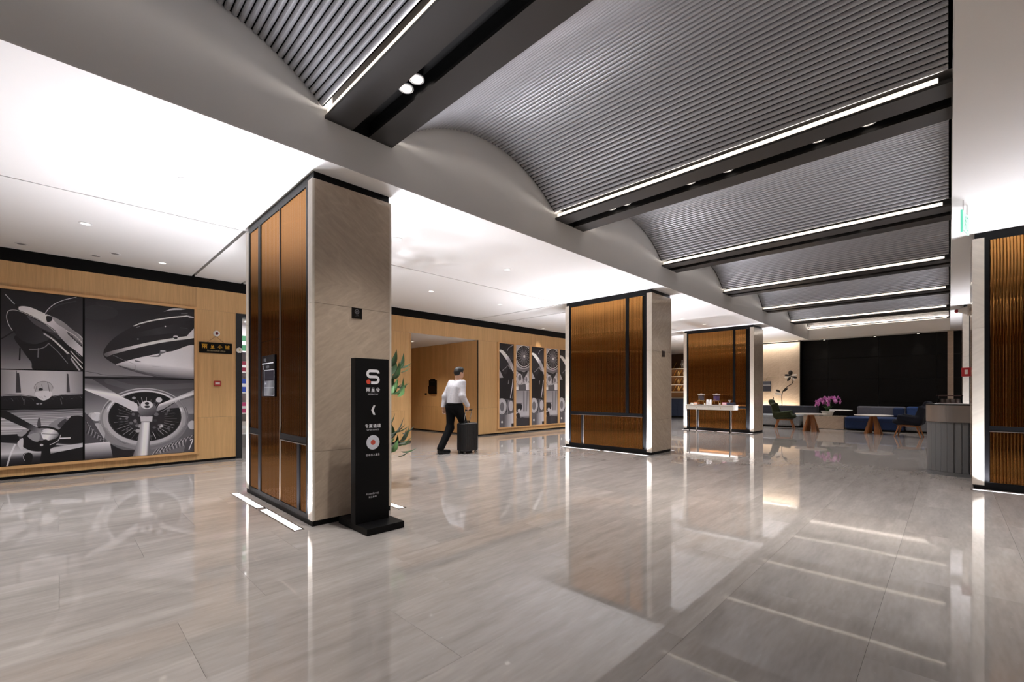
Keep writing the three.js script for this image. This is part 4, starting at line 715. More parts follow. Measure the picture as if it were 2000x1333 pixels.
// ------------------------------------------------------------------ the walking man and his suitcase
{
  const o = thing('person', 'person in a white shirt and black trousers walking with a suitcase', 'person', [-7.12, 0, -5.59]);
  // x to his right, forward is -z
  const hipL = [-0.085, 0.9, 0.02], hipR = [0.085, 0.9, -0.02], kneeL = [-0.07, 0.5, 0.06], ankL = [-0.05, 0.11, 0.31], kneeR = [0.1, 0.5, -0.2], ankR = [0.1, 0.09, -0.14];
  const shL = [-0.17, 1.415, -0.05], shR = [0.17, 1.415, -0.07], elL = [-0.235, 1.14, 0.06], wrL = [-0.245, 0.905, 0.1], elR = [0.235, 1.15, -0.02], wrR = [0.225, 0.965, -0.15];
  const torso = (q) => [cone([-0.06, 1.0, 0], [-0.075, 1.3, -0.05], 0.105 + q, 0.118 + q), cone([0.06, 1.0, 0], [0.075, 1.3, -0.05], 0.105 + q, 0.118 + q), cone([-0.12, 1.39, -0.06], [0.12, 1.39, -0.06], 0.062 + q, 0.062 + q)];
  const hips = (q) => [cone([-0.06, 0.93, 0.01], [0.06, 0.93, -0.01], 0.118 + q, 0.118 + q)];
  const legs = (q, z) => [cone(hipL, kneeL, 0.095 + q, 0.058 + q), cone(kneeL, ankL, 0.056 + q + z * 0.6, 0.036 + q + z), cone(hipR, kneeR, 0.095 + q, 0.058 + q), cone(kneeR, ankR, 0.056 + q + z * 0.6, 0.036 + q + z)];
  const arms = (q, z = 0) => [cone(shL, elL, 0.055 + q, 0.042 + q), cone(elL, wrL, 0.04 + q, 0.027 + q + z), cone(shR, elR, 0.055 + q, 0.042 + q), cone(elR, wrR, 0.04 + q, 0.027 + q + z)];
  const H = [0.0, 1.61, -0.115], head = [ball(H, [0.077, 0.112, 0.094]), ball([0, 1.56, -0.15], [0.058, 0.075, 0.06]), cone([0, 1.57, -0.205], [0, 1.6, -0.215], 0.014, 0.008), ball([0.078, 1.605, -0.1], [0.014, 0.032, 0.02]), ball([-0.078, 1.605, -0.1], [0.014, 0.032, 0.02]), cone([0, 1.4, -0.065], [0, 1.55, -0.1], 0.056, 0.053)];
  const feet = (q) => [cone([-0.05, 0.05, 0.33], [-0.05, 0.035, 0.11], 0.036 + q, 0.028 + q), cone([0.1, 0.05, -0.12], [0.1, 0.035, -0.34], 0.036 + q, 0.028 + q)];
  const hand = (w, side, curl) => {                            // palm and five bent fingers, hanging from the wrist
    const L = [cone(w, [w[0], w[1] - 0.075, w[2] - 0.01], 0.026, 0.03)];
    const len = [0.068, 0.078, 0.072, 0.056];
    for (let i = 0; i < 4; i++) { const x = w[0] - side * 0.004, z = w[2] - 0.04 + i * 0.02, y = w[1] - 0.085, l = len[i], c = curl; const a = [x, y, z], b = [x - side * l * 0.45 * c, y - l * 0.5, z], d = [x - side * l * 0.85 * c, y - l * 0.5 + l * 0.45 * (c - 0.75), z]; L.push(cone(a, b, 0.0095, 0.0088), cone(b, d, 0.0088, 0.0075)); }
    L.push(cone([w[0], w[1] - 0.03, w[2] - 0.025], [w[0] - side * 0.015, w[1] - 0.065, w[2] - 0.052], 0.012, 0.01), cone([w[0] - side * 0.015, w[1] - 0.065, w[2] - 0.052], [w[0] - side * 0.03, w[1] - 0.092, w[2] - 0.05], 0.01, 0.008));
    return blend(L, 0.012);
  };
  const hR = hand(wrR, 1, 1), hL = hand(wrL, -1, 0.55);
  const bodyF = blend([...torso(-0.006), ...hips(-0.006), ...legs(-0.006, 0), ...arms(-0.004), ...head, ...feet(-0.006)], 0.035), headF = blend([...head], 0.025);
  const around = (w) => [[w[0] - 0.09, w[1] - 0.19, w[2] - 0.09], [w[0] + 0.09, w[1] + 0.03, w[2] + 0.09]];
  part(o, 'body', merge([surface(bodyF, [-0.36, 0, -0.68], [0.36, 1.55, 0.46], 0.014), surface(headF, [-0.12, 1.46, -0.26], [0.12, 1.76, 0.02], 0.006), surface(hR, ...around(wrR), 0.004), surface(hL, ...around(wrL), 0.004)]), M.skin);
  const face = (name, g, m) => part(o, name, g, m);
  face('eye', new THREE.SphereGeometry(0.011, 10, 8).translate(0.03, 1.615, -0.2), M.whitePaint); face('eye', new THREE.SphereGeometry(0.011, 10, 8).translate(-0.03, 1.615, -0.2), M.whitePaint);
  face('mouth', tube([[-0.022, 1.535, -0.206], [0, 1.532, -0.212], [0.022, 1.535, -0.206]], 0.005, 8, 6), std(0x9a5a50, 0.5));
  const shirtF = blend([...torso(0.014), ...arms(0.013, 0.008)], 0.045), cut = (f, g) => (p) => Math.max(f(p), g(p));
  const shirtCut = cut(shirtF, (p) => Math.max(0.985 - p[1] - (Math.abs(p[0]) > 0.19 ? 1 : 0), p[1] - 1.475 + 0.3 * Math.max(0, p[2] + 0.02)));
  const shirt = part(o, 'shirt', surface(cut(shirtCut, (p) => (p[1] < 1.02 && Math.abs(p[0]) > 0.185 ? 0.915 - p[1] : -1)), [-0.36, 0.86, -0.3], [0.36, 1.52, 0.2], 0.012), M.shirt);
  part(shirt, 'collar', new THREE.TorusGeometry(0.062, 0.014, 8, 24).rotateX(Math.PI / 2 + 0.25).translate(0, 1.465, -0.075), M.shirt);
  part(o, 'trousers', surface(cut(blend([...hips(0.012), ...legs(0.012, 0.022)], 0.05), (p) => Math.max(p[1] - 1.005, 0.075 - p[1])), [-0.24, 0.02, -0.5], [0.26, 1.05, 0.44], 0.012), M.trousers);
  part(o, 'belt', new THREE.TorusGeometry(0.5, 0.055, 6, 32).rotateX(Math.PI / 2).scale(0.355, 0.3, 0.265).translate(0, 0.995, 0.0), M.black);
  const sole = (x, z) => rbox(x - 0.045, x + 0.045, 0, 0.016, z - 0.2, z + 0.085, 0.007);
  part(o, 'shoe', merge([surface(cut(blend([feet(0.012)[0], cone([-0.05, 0.1, 0.32], [-0.05, 0.06, 0.31], 0.045, 0.045)], 0.04), (p) => 0.012 - p[1]), [-0.13, 0, 0.02], [0.04, 0.16, 0.42], 0.009), sole(-0.05, 0.3)]), M.shoe);
  part(o, 'shoe', merge([surface(cut(blend([feet(0.012)[1], cone([0.1, 0.09, -0.13], [0.1, 0.06, -0.13], 0.045, 0.045)], 0.04), (p) => 0.012 - p[1]), [0.02, 0, -0.43], [0.19, 0.16, -0.04], 0.009), sole(0.1, -0.15)]), M.shoe);
  part(o, 'hair', surface(cut(blend([ball([0, 1.635, -0.105], [0.088, 0.104, 0.106]), ball([0, 1.69, -0.14], [0.07, 0.05, 0.085])], 0.03), (p) => Math.max(1.555 - p[1] + Math.max(0, -0.11 - p[2]) * 1.6, p[2] < -0.19 ? 1.66 - p[1] : -1)), [-0.12, 1.5, -0.26], [0.12, 1.78, 0.03], 0.007), M.hair);

  const c = thing('suitcase', 'black upright wheeled suitcase held by the walking man', 'suitcase', [-6.92, 0, -5.76]);
  const sb = part(c, 'shell', rbox(-0.12, 0.12, 0.05, 0.61, -0.185, 0.185, 0.03, 3), std(0x0a0b0e, 0.45));
  for (let i = 0; i < 6; i++) part(sb, 'rib', rbox(0.115, 0.125, 0.09, 0.57, -0.15 + i * 0.056, -0.13 + i * 0.056, 0.003, 1), std(0x101216, 0.45));
  part(c, 'zip_band', rbox(-0.008, 0.008, 0.048, 0.613, -0.188, 0.188, 0.03, 3), M.blackMetal);
  part(c, 'grab_handle', tube([[0, 0.6, -0.07], [0, 0.635, -0.05], [0, 0.635, 0.05], [0, 0.6, 0.07]], 0.009, 14, 8), M.black);
  part(c, 'trolley_pole', bar([-0.04, 0.6, -0.08], [0.02, 0.865, -0.1], 0.007), M.steel); part(c, 'trolley_pole', bar([-0.04, 0.6, 0.06], [0.02, 0.865, 0.06], 0.007), M.steel);
  part(c, 'trolley_grip', bar([0.02, 0.868, -0.11], [0.02, 0.868, 0.07], 0.012), M.black);
  for (const [x, z] of [[-0.085, -0.145], [-0.085, 0.145], [0.085, -0.145], [0.085, 0.145]]) { const w = part(c, 'wheel', cyl(0.026, 0.026, 0.022, 0, -0.011, 0, 18).rotateZ(Math.PI / 2), std(0x3a3a3e, 0.4), [x, 0.027, z]); part(w, 'hub', cyl(0.01, 0.01, 0.028, 0, -0.014, 0, 12).rotateZ(Math.PI / 2), M.steel); }
}

// ------------------------------------------------------------------ plant behind the nearest column
{
  const o = thing('potted_plant', 'leafy green plant in a dark pot half hidden behind the nearest column', 'plant', [-5.5, 0, -3.02]);
  part(o, 'pot', lathe([[0, 0], [0.13, 0], [0.17, 0.3], [0.18, 0.32], [0.155, 0.32], [0.15, 0.28], [0, 0.28]]), std(0x2a2826, 0.4));
  const soil = part(o, 'soil', cyl(0.148, 0.148, 0.01, 0, 0.28, 0), std(0x2a1d14, 0.9));
  const leafShape = () => { const g = new THREE.PlaneGeometry(0.11, 0.2, 4, 8); const p = g.attributes.position; for (let i = 0; i < p.count; i++) { const t = Math.max(0, (p.getY(i) + 0.1) / 0.2), w = Math.sin(Math.PI * Math.pow(t, 0.8)) * (1 - 0.3 * t), x = p.getX(i) * w; p.setXYZ(i, x, t * 0.2, -0.07 * t * t + Math.abs(x) * 0.35); } g.computeVertexNormals(); return g; };
  const leaf = leafShape(), greens = [0x27451f, 0x1d3a1b, 0x38582c].map((c) => phy(c, 0.45, 0, { side: THREE.DoubleSide }));
  for (let s = 0; s < 4; s++) { const a = s * 1.6, pts = [[0, 0.28, 0], [Math.cos(a) * 0.05, 0.8, Math.sin(a) * 0.05], [Math.cos(a) * 0.16 + 0.02, 1.35 - s * 0.1, Math.sin(a) * 0.16]]; part(o, 'stem', tube(pts, 0.008, 12, 6), std(0x5b4a30, 0.8)); }
  const put = (n, y0, y1, r) => { for (let i = 0; i < n; i++) { const a = i * 2.4 + rnd(), y = rr(y0, y1), d = rr(0.08, r); const m = part(o, 'leaf', leaf, greens[i % 3], [Math.cos(a) * d, y, Math.sin(a) * d]); m.rotation.set(rr(0.6, 1.7), -a + Math.PI / 2, rr(-0.4, 0.4), 'YXZ'); const k = rr(0.8, 1.35); m.scale.set(k, k, k); } };
  put(70, 1.16, 1.6, 0.36); put(5, 0.7, 1.1, 0.12); put(48, 0.36, 0.7, 0.38);
}

// ------------------------------------------------------------------ refreshment table in front of the far column
{
  const T = [-5.24, 0, -14.1], o = thing('refreshment_table', 'white console table on slim legs in front of the far column', 'table', T);
  const L = 0.72, cream = std(0xd9d4cb, 0.4), top = 0.84;
  part(o, 'top', rbox(-L, L, top - 0.02, top, -0.22, 0.22, 0.004, 1), cream);
  part(o, 'apron', box(-L + 0.01, L - 0.01, top - 0.15, top - 0.02, -0.2, 0.2), cream);
  const d1 = part(o, 'drawer_front', box(-L + 0.015, -0.006, top - 0.145, top - 0.025, 0.2, 0.212), cream), d2 = part(o, 'drawer_front', box(0.006, L - 0.015, top - 0.145, top - 0.025, 0.2, 0.212), cream);
  for (const [d, x] of [[d1, -0.36], [d2, 0.36]]) part(d, 'knob', new THREE.SphereGeometry(0.01, 10, 8), M.brass, [x, top - 0.085, 0.22]);
  for (const [x, z, m] of [[-0.6, 0.17, M.blackMetal], [0.6, 0.17, M.blackMetal], [-0.52, -0.17, M.steel], [0.52, -0.17, M.steel]]) { const l = part(o, 'leg', box(x - 0.014, x + 0.014, 0, top - 0.15, z - 0.014, z + 0.014), m); part(l, 'foot', cyl(0.02, 0.02, 0.012, x, 0, z, 12), M.black); }
  const on = (name, label, cat, dx, dz = 0, opt) => thing(name, label, cat, [T[0] + dx, top, T[2] + dz], 0, opt);
  for (const [dx, fill, lab] of [[-0.3, 0x5a5560, 'left drinks dispenser with a gold stand and grey drink'], [0.16, 0x5b4a7d, 'right drinks dispenser with a gold stand and violet drink']]) {
    const e = on('drinks_dispenser', lab + ' on the console table', 'dispenser', dx);
    for (const [x, z] of [[-0.1, -0.08], [0.1, -0.08], [-0.1, 0.08], [0.1, 0.08]]) part(e, 'stand_leg', bar([x, 0, z], [x * 0.85, 0.12, z * 0.85], 0.012), M.brass);
    part(e, 'stand_ring', new THREE.TorusGeometry(0.1, 0.012, 8, 24).rotateX(Math.PI / 2).translate(0, 0.12, 0), M.brass);
    part(e, 'drink', cyl(0.082, 0.086, 0.14, 0, 0.135, 0), std(fill, 0.3));
    part(e, 'jar', lathe([[0, 0.13], [0.092, 0.13], [0.095, 0.15], [0.097, 0.3], [0.092, 0.31]]), phy(0xffffff, 0.05, 0, { transmission: 1, thickness: 0 }));
    part(e, 'lid', lathe([[0, 0.345], [0.03, 0.342], [0.03, 0.33], [0.105, 0.328], [0.105, 0.31], [0, 0.31]]), std(0xd8cfc6, 0.3)); part(e, 'tap', merge([bar([0, 0.17, 0.09], [0, 0.17, 0.13], 0.009), bar([0, 0.18, 0.125], [0, 0.14, 0.125], 0.007)]), M.brass);
    part(e, 'drip_tray', rbox(-0.07, 0.07, 0, 0.015, -0.05, 0.11, 0.005, 1), M.black);
  }
  const cupG = lathe([[0, 0], [0.03, 0], [0.04, 0.09], [0.038, 0.09], [0.029, 0.004]]);
  [[-0.1, 0.03, 'left'], [-0.005, 0.03, 'right'], [-0.05, -0.09, 'rear']].forEach(([dx, dz, w]) => { const e = on('cup_stack', w + ' stack of white paper cups between the drinks dispensers', 'cups', dx, dz); for (let i = 0; i < 4; i++) part(e, 'cup', cupG, std(0xf1eef0, 0.5), [0, i * 0.022 + 0.09, 0], [Math.PI, 0, 0]); });
  [[-0.57, 'leftmost small white creamer jar on the console table'], [-0.52, 'small white creamer jar beside the leftmost jar'], [0.3, 'small white creamer jar beside the right dispenser'], [-0.15, 'small white creamer jar beside the left dispenser']].forEach(([dx, lab]) => { const e = on('creamer_jar', lab, 'jar', dx, 0.12); part(e, 'body', lathe([[0, 0], [0.018, 0], [0.02, 0.045], [0.014, 0.055], [0, 0.055]], 16), M.whitePaint); part(e, 'cap', cyl(0.015, 0.015, 0.012, 0, 0.055, 0, 14), M.brass); });
  const e1 = on('biscuit_box', 'orange biscuit box at the left of the console table', 'box', -0.45); part(e1, 'carton', rbox(-0.075, 0.075, 0, 0.07, -0.05, 0.05, 0.006, 1), std(0xd48a63, 0.6)); part(e1, 'label_band', box(-0.06, 0.06, 0.02, 0.05, 0.05, 0.052), M.whitePaint);
  const e2 = on('biscuit_box', 'pink sachet box at the right of the console table', 'box', 0.4); part(e2, 'carton', rbox(-0.065, 0.065, 0, 0.075, -0.05, 0.05, 0.006, 1), std(0xd77f92, 0.6)); part(e2, 'label_band', box(-0.05, 0.05, 0.02, 0.05, 0.05, 0.052), std(0xf0d8dc, 0.6));
  const e3 = on('tissue_box', 'dark tissue box with a white tissue at the right end of the console table', 'box', 0.585); part(e3, 'carton', rbox(-0.11, 0.11, 0, 0.075, -0.07, 0.07, 0.005, 1), std(0x2b2f45, 0.5));
  const tg = new THREE.ConeGeometry(0.045, 0.09, 9, 5, true); { const p = tg.attributes.position; for (let i = 0; i < p.count; i++) p.setXYZ(i, p.getX(i) * (1 + 0.3 * Math.sin(i * 2.1)), -p.getY(i), p.getZ(i) * (1 + 0.3 * Math.cos(i * 1.7))); tg.computeVertexNormals(); } part(e3, 'tissue', tg, std(0xf5f5f5, 0.9, 0, { side: THREE.DoubleSide }), [-0.04, 0.105, 0]);
}

// ------------------------------------------------------------------ café corner far behind: shelves and counter
{
  const Z = -22.75, gold = std(0xd2a14e, 0.4, 0.3), cream = std(0xe6cf9c, 0.6);
  const boards = [1.25, 1.62, 2.05, 2.45];
  boards.forEach((y, i) => { const t = thing('display_shelf', ['lowest', 'second', 'third', 'top'][i] + ' gold display shelf in the far café', 'shelf', [-9.9, y, Z]);
    part(t, 'shelf_board', box(-0.9, 0.9, 0, 0.03, -0.01, 0.3), gold); part(t, 'led_strip', box(-0.88, 0.88, -0.012, 0, 0.2, 0.24), M.led); area(t, 1.7, 0.03, 10, 0xffd79a, [0, -0.018, 0.2], [0, -1, -0.6]);
  });
  const la = thing('wall_lattice', 'gold diagonal lattice on the wall behind the café shelves', 'lattice', [-9.9, 0, -22.78]);
  for (let r = 0; r < 4; r++) for (let k = 0; k < 6; k++) part(la, 'brace', bar([-0.8 + k * 0.3, boards[r] + 0.04, 0], [-0.65 + k * 0.3, boards[r] + 0.34, 0], 0.012), gold);
  [0, 1, 2].forEach((i) => { for (const x of [-9.75, -10.05]) { const v = thing('vase', `pale figurine vase at the ${x > -9.9 ? 'right' : 'left'} of the ${['lowest', 'second', 'third'][i]} café shelf`, 'vase', [x, boards[i] + 0.03, Z + 0.16]);
    part(v, 'body', lathe([[0, 0], [0.04, 0], [0.06, 0.1], [0.05, 0.17], [0.02, 0.21], [0.03, 0.25], [0.024, 0.25]]), cream); part(v, 'foot', cyl(0.05, 0.045, 0.012, 0, 0, 0), M.brass); } });
  const st = thing('statuette', 'white figure statuette on the top café shelf', 'statue', [-9.85, boards[3] + 0.03, Z + 0.16]);
  part(st, 'figure', surface(blend([cone([0, 0.06, 0], [0, 0.26, 0], 0.06, 0.05), ball([0, 0.37, 0], [0.045, 0.055, 0.045]), cone([-0.04, 0.27, 0], [-0.1, 0.15, 0.02], 0.022, 0.018), cone([0.04, 0.27, 0], [0.1, 0.18, 0.02], 0.022, 0.018)], 0.03), [-0.16, -0.02, -0.1], [0.16, 0.46, 0.1], 0.012), std(0xe8e4e0, 0.5)); part(st, 'base', cyl(0.08, 0.07, 0.02), M.black);
  const c = thing('cafe_counter', 'blue-grey café counter in the far gap between two columns', 'counter', [-9.75, 0, -21.5]);
  part(c, 'body', box(-0.55, 0.55, 0.06, 0.92, -0.3, 0.25), std(0x44506b, 0.5)); part(c, 'plinth', box(-0.53, 0.53, 0, 0.06, -0.28, 0.22), M.black); part(c, 'worktop', rbox(-0.58, 0.58, 0.92, 0.96, -0.32, 0.29, 0.006, 1), std(0xc9c0b4, 0.3));
  for (let k = 0; k < 4; k++) part(c, 'door', box(-0.53 + k * 0.27, -0.28 + k * 0.27, 0.08, 0.9, 0.25, 0.262), std(0x4b5876, 0.5));
}

// ------------------------------------------------------------------ lounge
function pads(o, list) {                                      // upholstered blocks: [name, x0, x1, z0, z1, y0, y1, colour, label]
  for (const [name, x0, x1, z0, z1, y0, y1, color, label, r = 0.05] of list) {
    const m = part(o, name, muv(rbox(x0, x1, y0, y1, z1, z0, r, 3)), fabric(color)); m.userData.label = label;
    part(m, 'seam', box(x0 + r, x1 - r, (y0 + y1) / 2 + 0.06, (y0 + y1) / 2 + 0.066, z0 - 0.001, z0 + 0.002), std(0x1c1c22, 0.9));
  }
}
{
  const o = thing('sofa', 'grey modular sofa with a charcoal backrest behind the green chair', 'sofa', [-4.6, 0, -18.4]);
  pads(o, [['seat', -0.8, 0.92, 0.55, -0.26, 0.05, 0.43, 0x969a9e, 'light grey seat block'], ['backrest', -1.3, 1.3, -0.28, -0.55, 0.05, 0.74, 0x3a3c46, 'long charcoal backrest']]);
  part(o, 'plinth', box(-0.76, 0.88, 0, 0.05, -0.5, 0.5), M.black);
  const q = thing('sofa', 'navy and grey modular sofa in front of the black wall', 'sofa', [-1.1, 0, -18.4]);
  pads(q, [['seat', -1.32, 0.13, 0.55, -0.26, 0.05, 0.43, 0x1d3764, 'navy blue seat block'], ['seat', 0.15, 1.35, 0.45, -0.26, 0.05, 0.42, 0x8a8f96, 'light grey seat block'], ['backrest', -1.1, 0.12, -0.28, -0.55, 0.05, 0.76, 0x6d6e78, 'mid grey backrest'], ['backrest', 0.14, 0.55, -0.28, -0.6, 0.05, 0.77, 0x2d4c85, 'blue backrest block']]);
  part(q, 'plinth', box(-1.28, 1.3, 0, 0.05, -0.5, 0.4), M.black);
  const c = thing('cushion', 'square navy cushion leaning on the grey sofa backrest', 'cushion', [-1.12, 0.44, -18.56]);
  part(c, 'pad', muv(rbox(-0.16, 0.12, 0, 0.3, -0.07, 0.07, 0.06, 4)), fabric(0x182f58)); part(c, 'piping', merge([bar([-0.14, 0.02, 0], [0.1, 0.02, 0], 0.008), bar([-0.14, 0.28, 0], [0.1, 0.28, 0], 0.008)]), std(0x101c36, 0.9));
}
{
  const o = thing('marble_block', 'low beige marble block table between the sofas', 'table', [-3.02, 0, -18.3]);
  part(o, 'front_slab', mbox(-0.56, 0.56, 0.012, 0.4, 0.33, 0.35, 0.4, 0.2), M.stone); part(o, 'core', mbox(-0.56, 0.56, 0.012, 0.4, -0.35, 0.33), M.stone); part(o, 'top_slab', mbox(-0.57, 0.57, 0.4, 0.425, -0.36, 0.36, 1, 1), M.stone); part(o, 'shadow_gap', box(-0.54, 0.54, 0, 0.012, -0.33, 0.33), M.black);
  const t = thing('side_table', 'small round white side table behind the orchid pot', 'table', [-2.72, 0, -18.98]);
  part(t, 'top', lathe([[0, 0.595], [0.36, 0.595], [0.37, 0.605], [0.36, 0.615], [0, 0.615]], 40), M.whitePaint); part(t, 'post', cyl(0.02, 0.02, 0.59, 0, 0.01, 0), M.blackMetal); part(t, 'foot', cyl(0.18, 0.17, 0.012), M.blackMetal);
  const p = thing('orchid_pot', 'pink orchids in a pale bowl on the marble block', 'plant', [-2.93, 0.425, -18.2]);
  part(p, 'bowl', lathe([[0, 0], [0.12, 0], [0.17, 0.14], [0.2, 0.165], [0.17, 0.165], [0.15, 0.13], [0, 0.12]]), std(0xcfd2ce, 0.4)); part(p, 'moss', cyl(0.155, 0.155, 0.02, 0, 0.12, 0), std(0x2c3a1e, 0.95));
  const petal = new THREE.SphereGeometry(0.03, 8, 6).scale(1, 0.72, 0.22).translate(0.026, 0, 0), flower = merge([0, 1, 2, 3, 4].map((i) => petal.clone().rotateZ(i * 1.2566 + 0.3)).concat([new THREE.SphereGeometry(0.012, 8, 6).translate(0, 0, 0.012)]));
  const pinks = [0xb256a4, 0xc878b8, 0x9c3f8c, 0xd596c8].map((c) => std(c, 0.6)), green = std(0x35552b, 0.6, 0, { side: THREE.DoubleSide });
  for (let s = 0; s < 11; s++) { const a = s / 11 * 6.2832 + 0.2, R0 = 0.24 + 0.16 * hash(s, 1, 6), h = 0.5 + 0.12 * hash(s, 2, 6), ends = [[0.04 * Math.cos(a), 0.13, 0.04 * Math.sin(a)], [0.12 * Math.cos(a), h - 0.06, 0.1 * Math.sin(a)], [R0 * 0.75 * Math.cos(a), h, R0 * 0.6 * Math.sin(a)], [R0 * Math.cos(a), h - 0.16, R0 * 0.8 * Math.sin(a)]];
    part(p, 'stem', tube(ends, 0.004, 14, 5), green); const cv = new THREE.CatmullRomCurve3(ends.map((e) => V(...e)));
    for (let i = 0; i < 8; i++) { const q = cv.getPoint(0.52 + i * 0.066), m = part(p, 'blossom', flower, pinks[(s + i) % 4], [q.x + rr(-0.03, 0.03), q.y + rr(-0.02, 0.03), q.z + rr(-0.03, 0.03)]); m.rotation.set(rr(-0.5, 0.5), Math.atan2(Math.cos(a), Math.sin(a)) * 0.6 + rr(-0.5, 0.5), rr(0, 6)); } }
  const lf = new THREE.PlaneGeometry(0.07, 0.26, 2, 6); { const q = lf.attributes.position; for (let i = 0; i < q.count; i++) { const u = (q.getY(i) + 0.13) / 0.26; q.setXYZ(i, q.getX(i) * Math.sin(Math.PI * (0.12 + u * 0.86)), u * 0.2, u * u * 0.16); } lf.computeVertexNormals(); }
  for (let i = 0; i < 12; i++) part(p, 'leaf', lf, green, [0, 0.13, 0], [rr(-0.1, 0.3), i * 0.53, 0]);
}
for (const [x, z, r, lab] of [[-3.1, -16.55, 0.43, 'round pale table with splayed wooden legs in front of the marble block'], [-1.6, -16.85, 0.46, 'round pale table with splayed wooden legs in front of the navy sofa']]) {
  const o = thing('lounge_table', lab, 'table', [x, 0, z], 0, { group: 'round lounge tables' });
  part(o, 'top', lathe([[0, 0.53], [r - 0.02, 0.53], [r, 0.542], [r, 0.55], [r - 0.006, 0.556], [0, 0.556]], 48), std(0xd5d0c8, 0.3)); part(o, 'collar', cyl(0.09, 0.1, 0.03, 0, 0.5, 0), M.legWood);
  for (let i = 0; i < 4; i++) { const g = new THREE.BoxGeometry(0.035, 0.54, 0.11), p = g.attributes.position; for (let k = 0; k < p.count; k++) { const t = 0.5 - p.getY(k) / 0.54; p.setX(k, p.getX(k) + 0.05 + t * 0.15); p.setZ(k, p.getZ(k) * (0.55 + t * 0.75)); p.setY(k, p.getY(k) + 0.265 - 0.005 * 0); } g.translate(0, 0.005, 0); g.computeVertexNormals(); g.rotateY(i * Math.PI / 2 + 0.6); part(o, 'leg', muv(g), M.legWood); }
}
function shellChair(x, z, turn, color, label) {                // a padded shell on four splayed wooden legs, facing +x
  const o = thing('lounge_chair', label, 'chair', [x, 0, z], turn), m = fabric(color);
  const shell = surface(blend([slab([0.06, 0.4, 0], [0.29, 0.06, 0.25], 0.055, [0, 0, 0.08]), slab([-0.27, 0.66, 0], [0.055, 0.31, 0.25], 0.05, [0, 0, 0.3]), slab([-0.36, 0.9, 0.13], [0.045, 0.07, 0.1], 0.04, [0, 0, 0.3]), slab([-0.36, 0.9, -0.13], [0.045, 0.07, 0.1], 0.04, [0, 0, 0.3]), slab([-0.02, 0.5, 0.28], [0.26, 0.085, 0.04], 0.038, [0.18, 0, 0.16]), slab([-0.02, 0.5, -0.28], [0.26, 0.085, 0.04], 0.038, [-0.18, 0, 0.16]), slab([-0.24, 0.7, 0.27], [0.08, 0.15, 0.04], 0.035, [0.15, 0.5, 0.3]), slab([-0.24, 0.7, -0.27], [0.08, 0.15, 0.04], 0.035, [-0.15, -0.5, 0.3])], 0.09), [-0.6, 0.26, -0.42], [0.45, 1.08, 0.42], 0.022);
  part(o, 'shell', shell, m); part(o, 'seat_cushion', muv(rbox(-0.2, 0.33, 0.42, 0.49, -0.22, 0.22, 0.03, 3)), m);
  part(o, 'under_frame', merge([box(-0.2, 0.26, 0.29, 0.325, 0.14, 0.19), box(-0.2, 0.26, 0.29, 0.325, -0.19, -0.14), box(-0.2, -0.15, 0.29, 0.325, -0.19, 0.19), box(0.2, 0.26, 0.29, 0.325, -0.19, 0.19)]), M.legWood);
  for (const [sx, sz] of [[-1, -1], [-1, 1], [1, -1], [1, 1]]) part(o, 'leg', bar([0.03 + sx * 0.27, 0, sz * 0.24], [0.03 + sx * 0.18, 0.31, sz * 0.16], 0.014, 0.024, 12), M.legWood);
  return o;
}
shellChair(-3.98, -17.12, 0.12, 0x2e3a1c, 'moss green padded lounge chair with wooden legs');
shellChair(-0.76, -16.36, Math.PI - 0.1, 0x0b1326, 'dark navy padded lounge chair with wooden legs beside the counter');
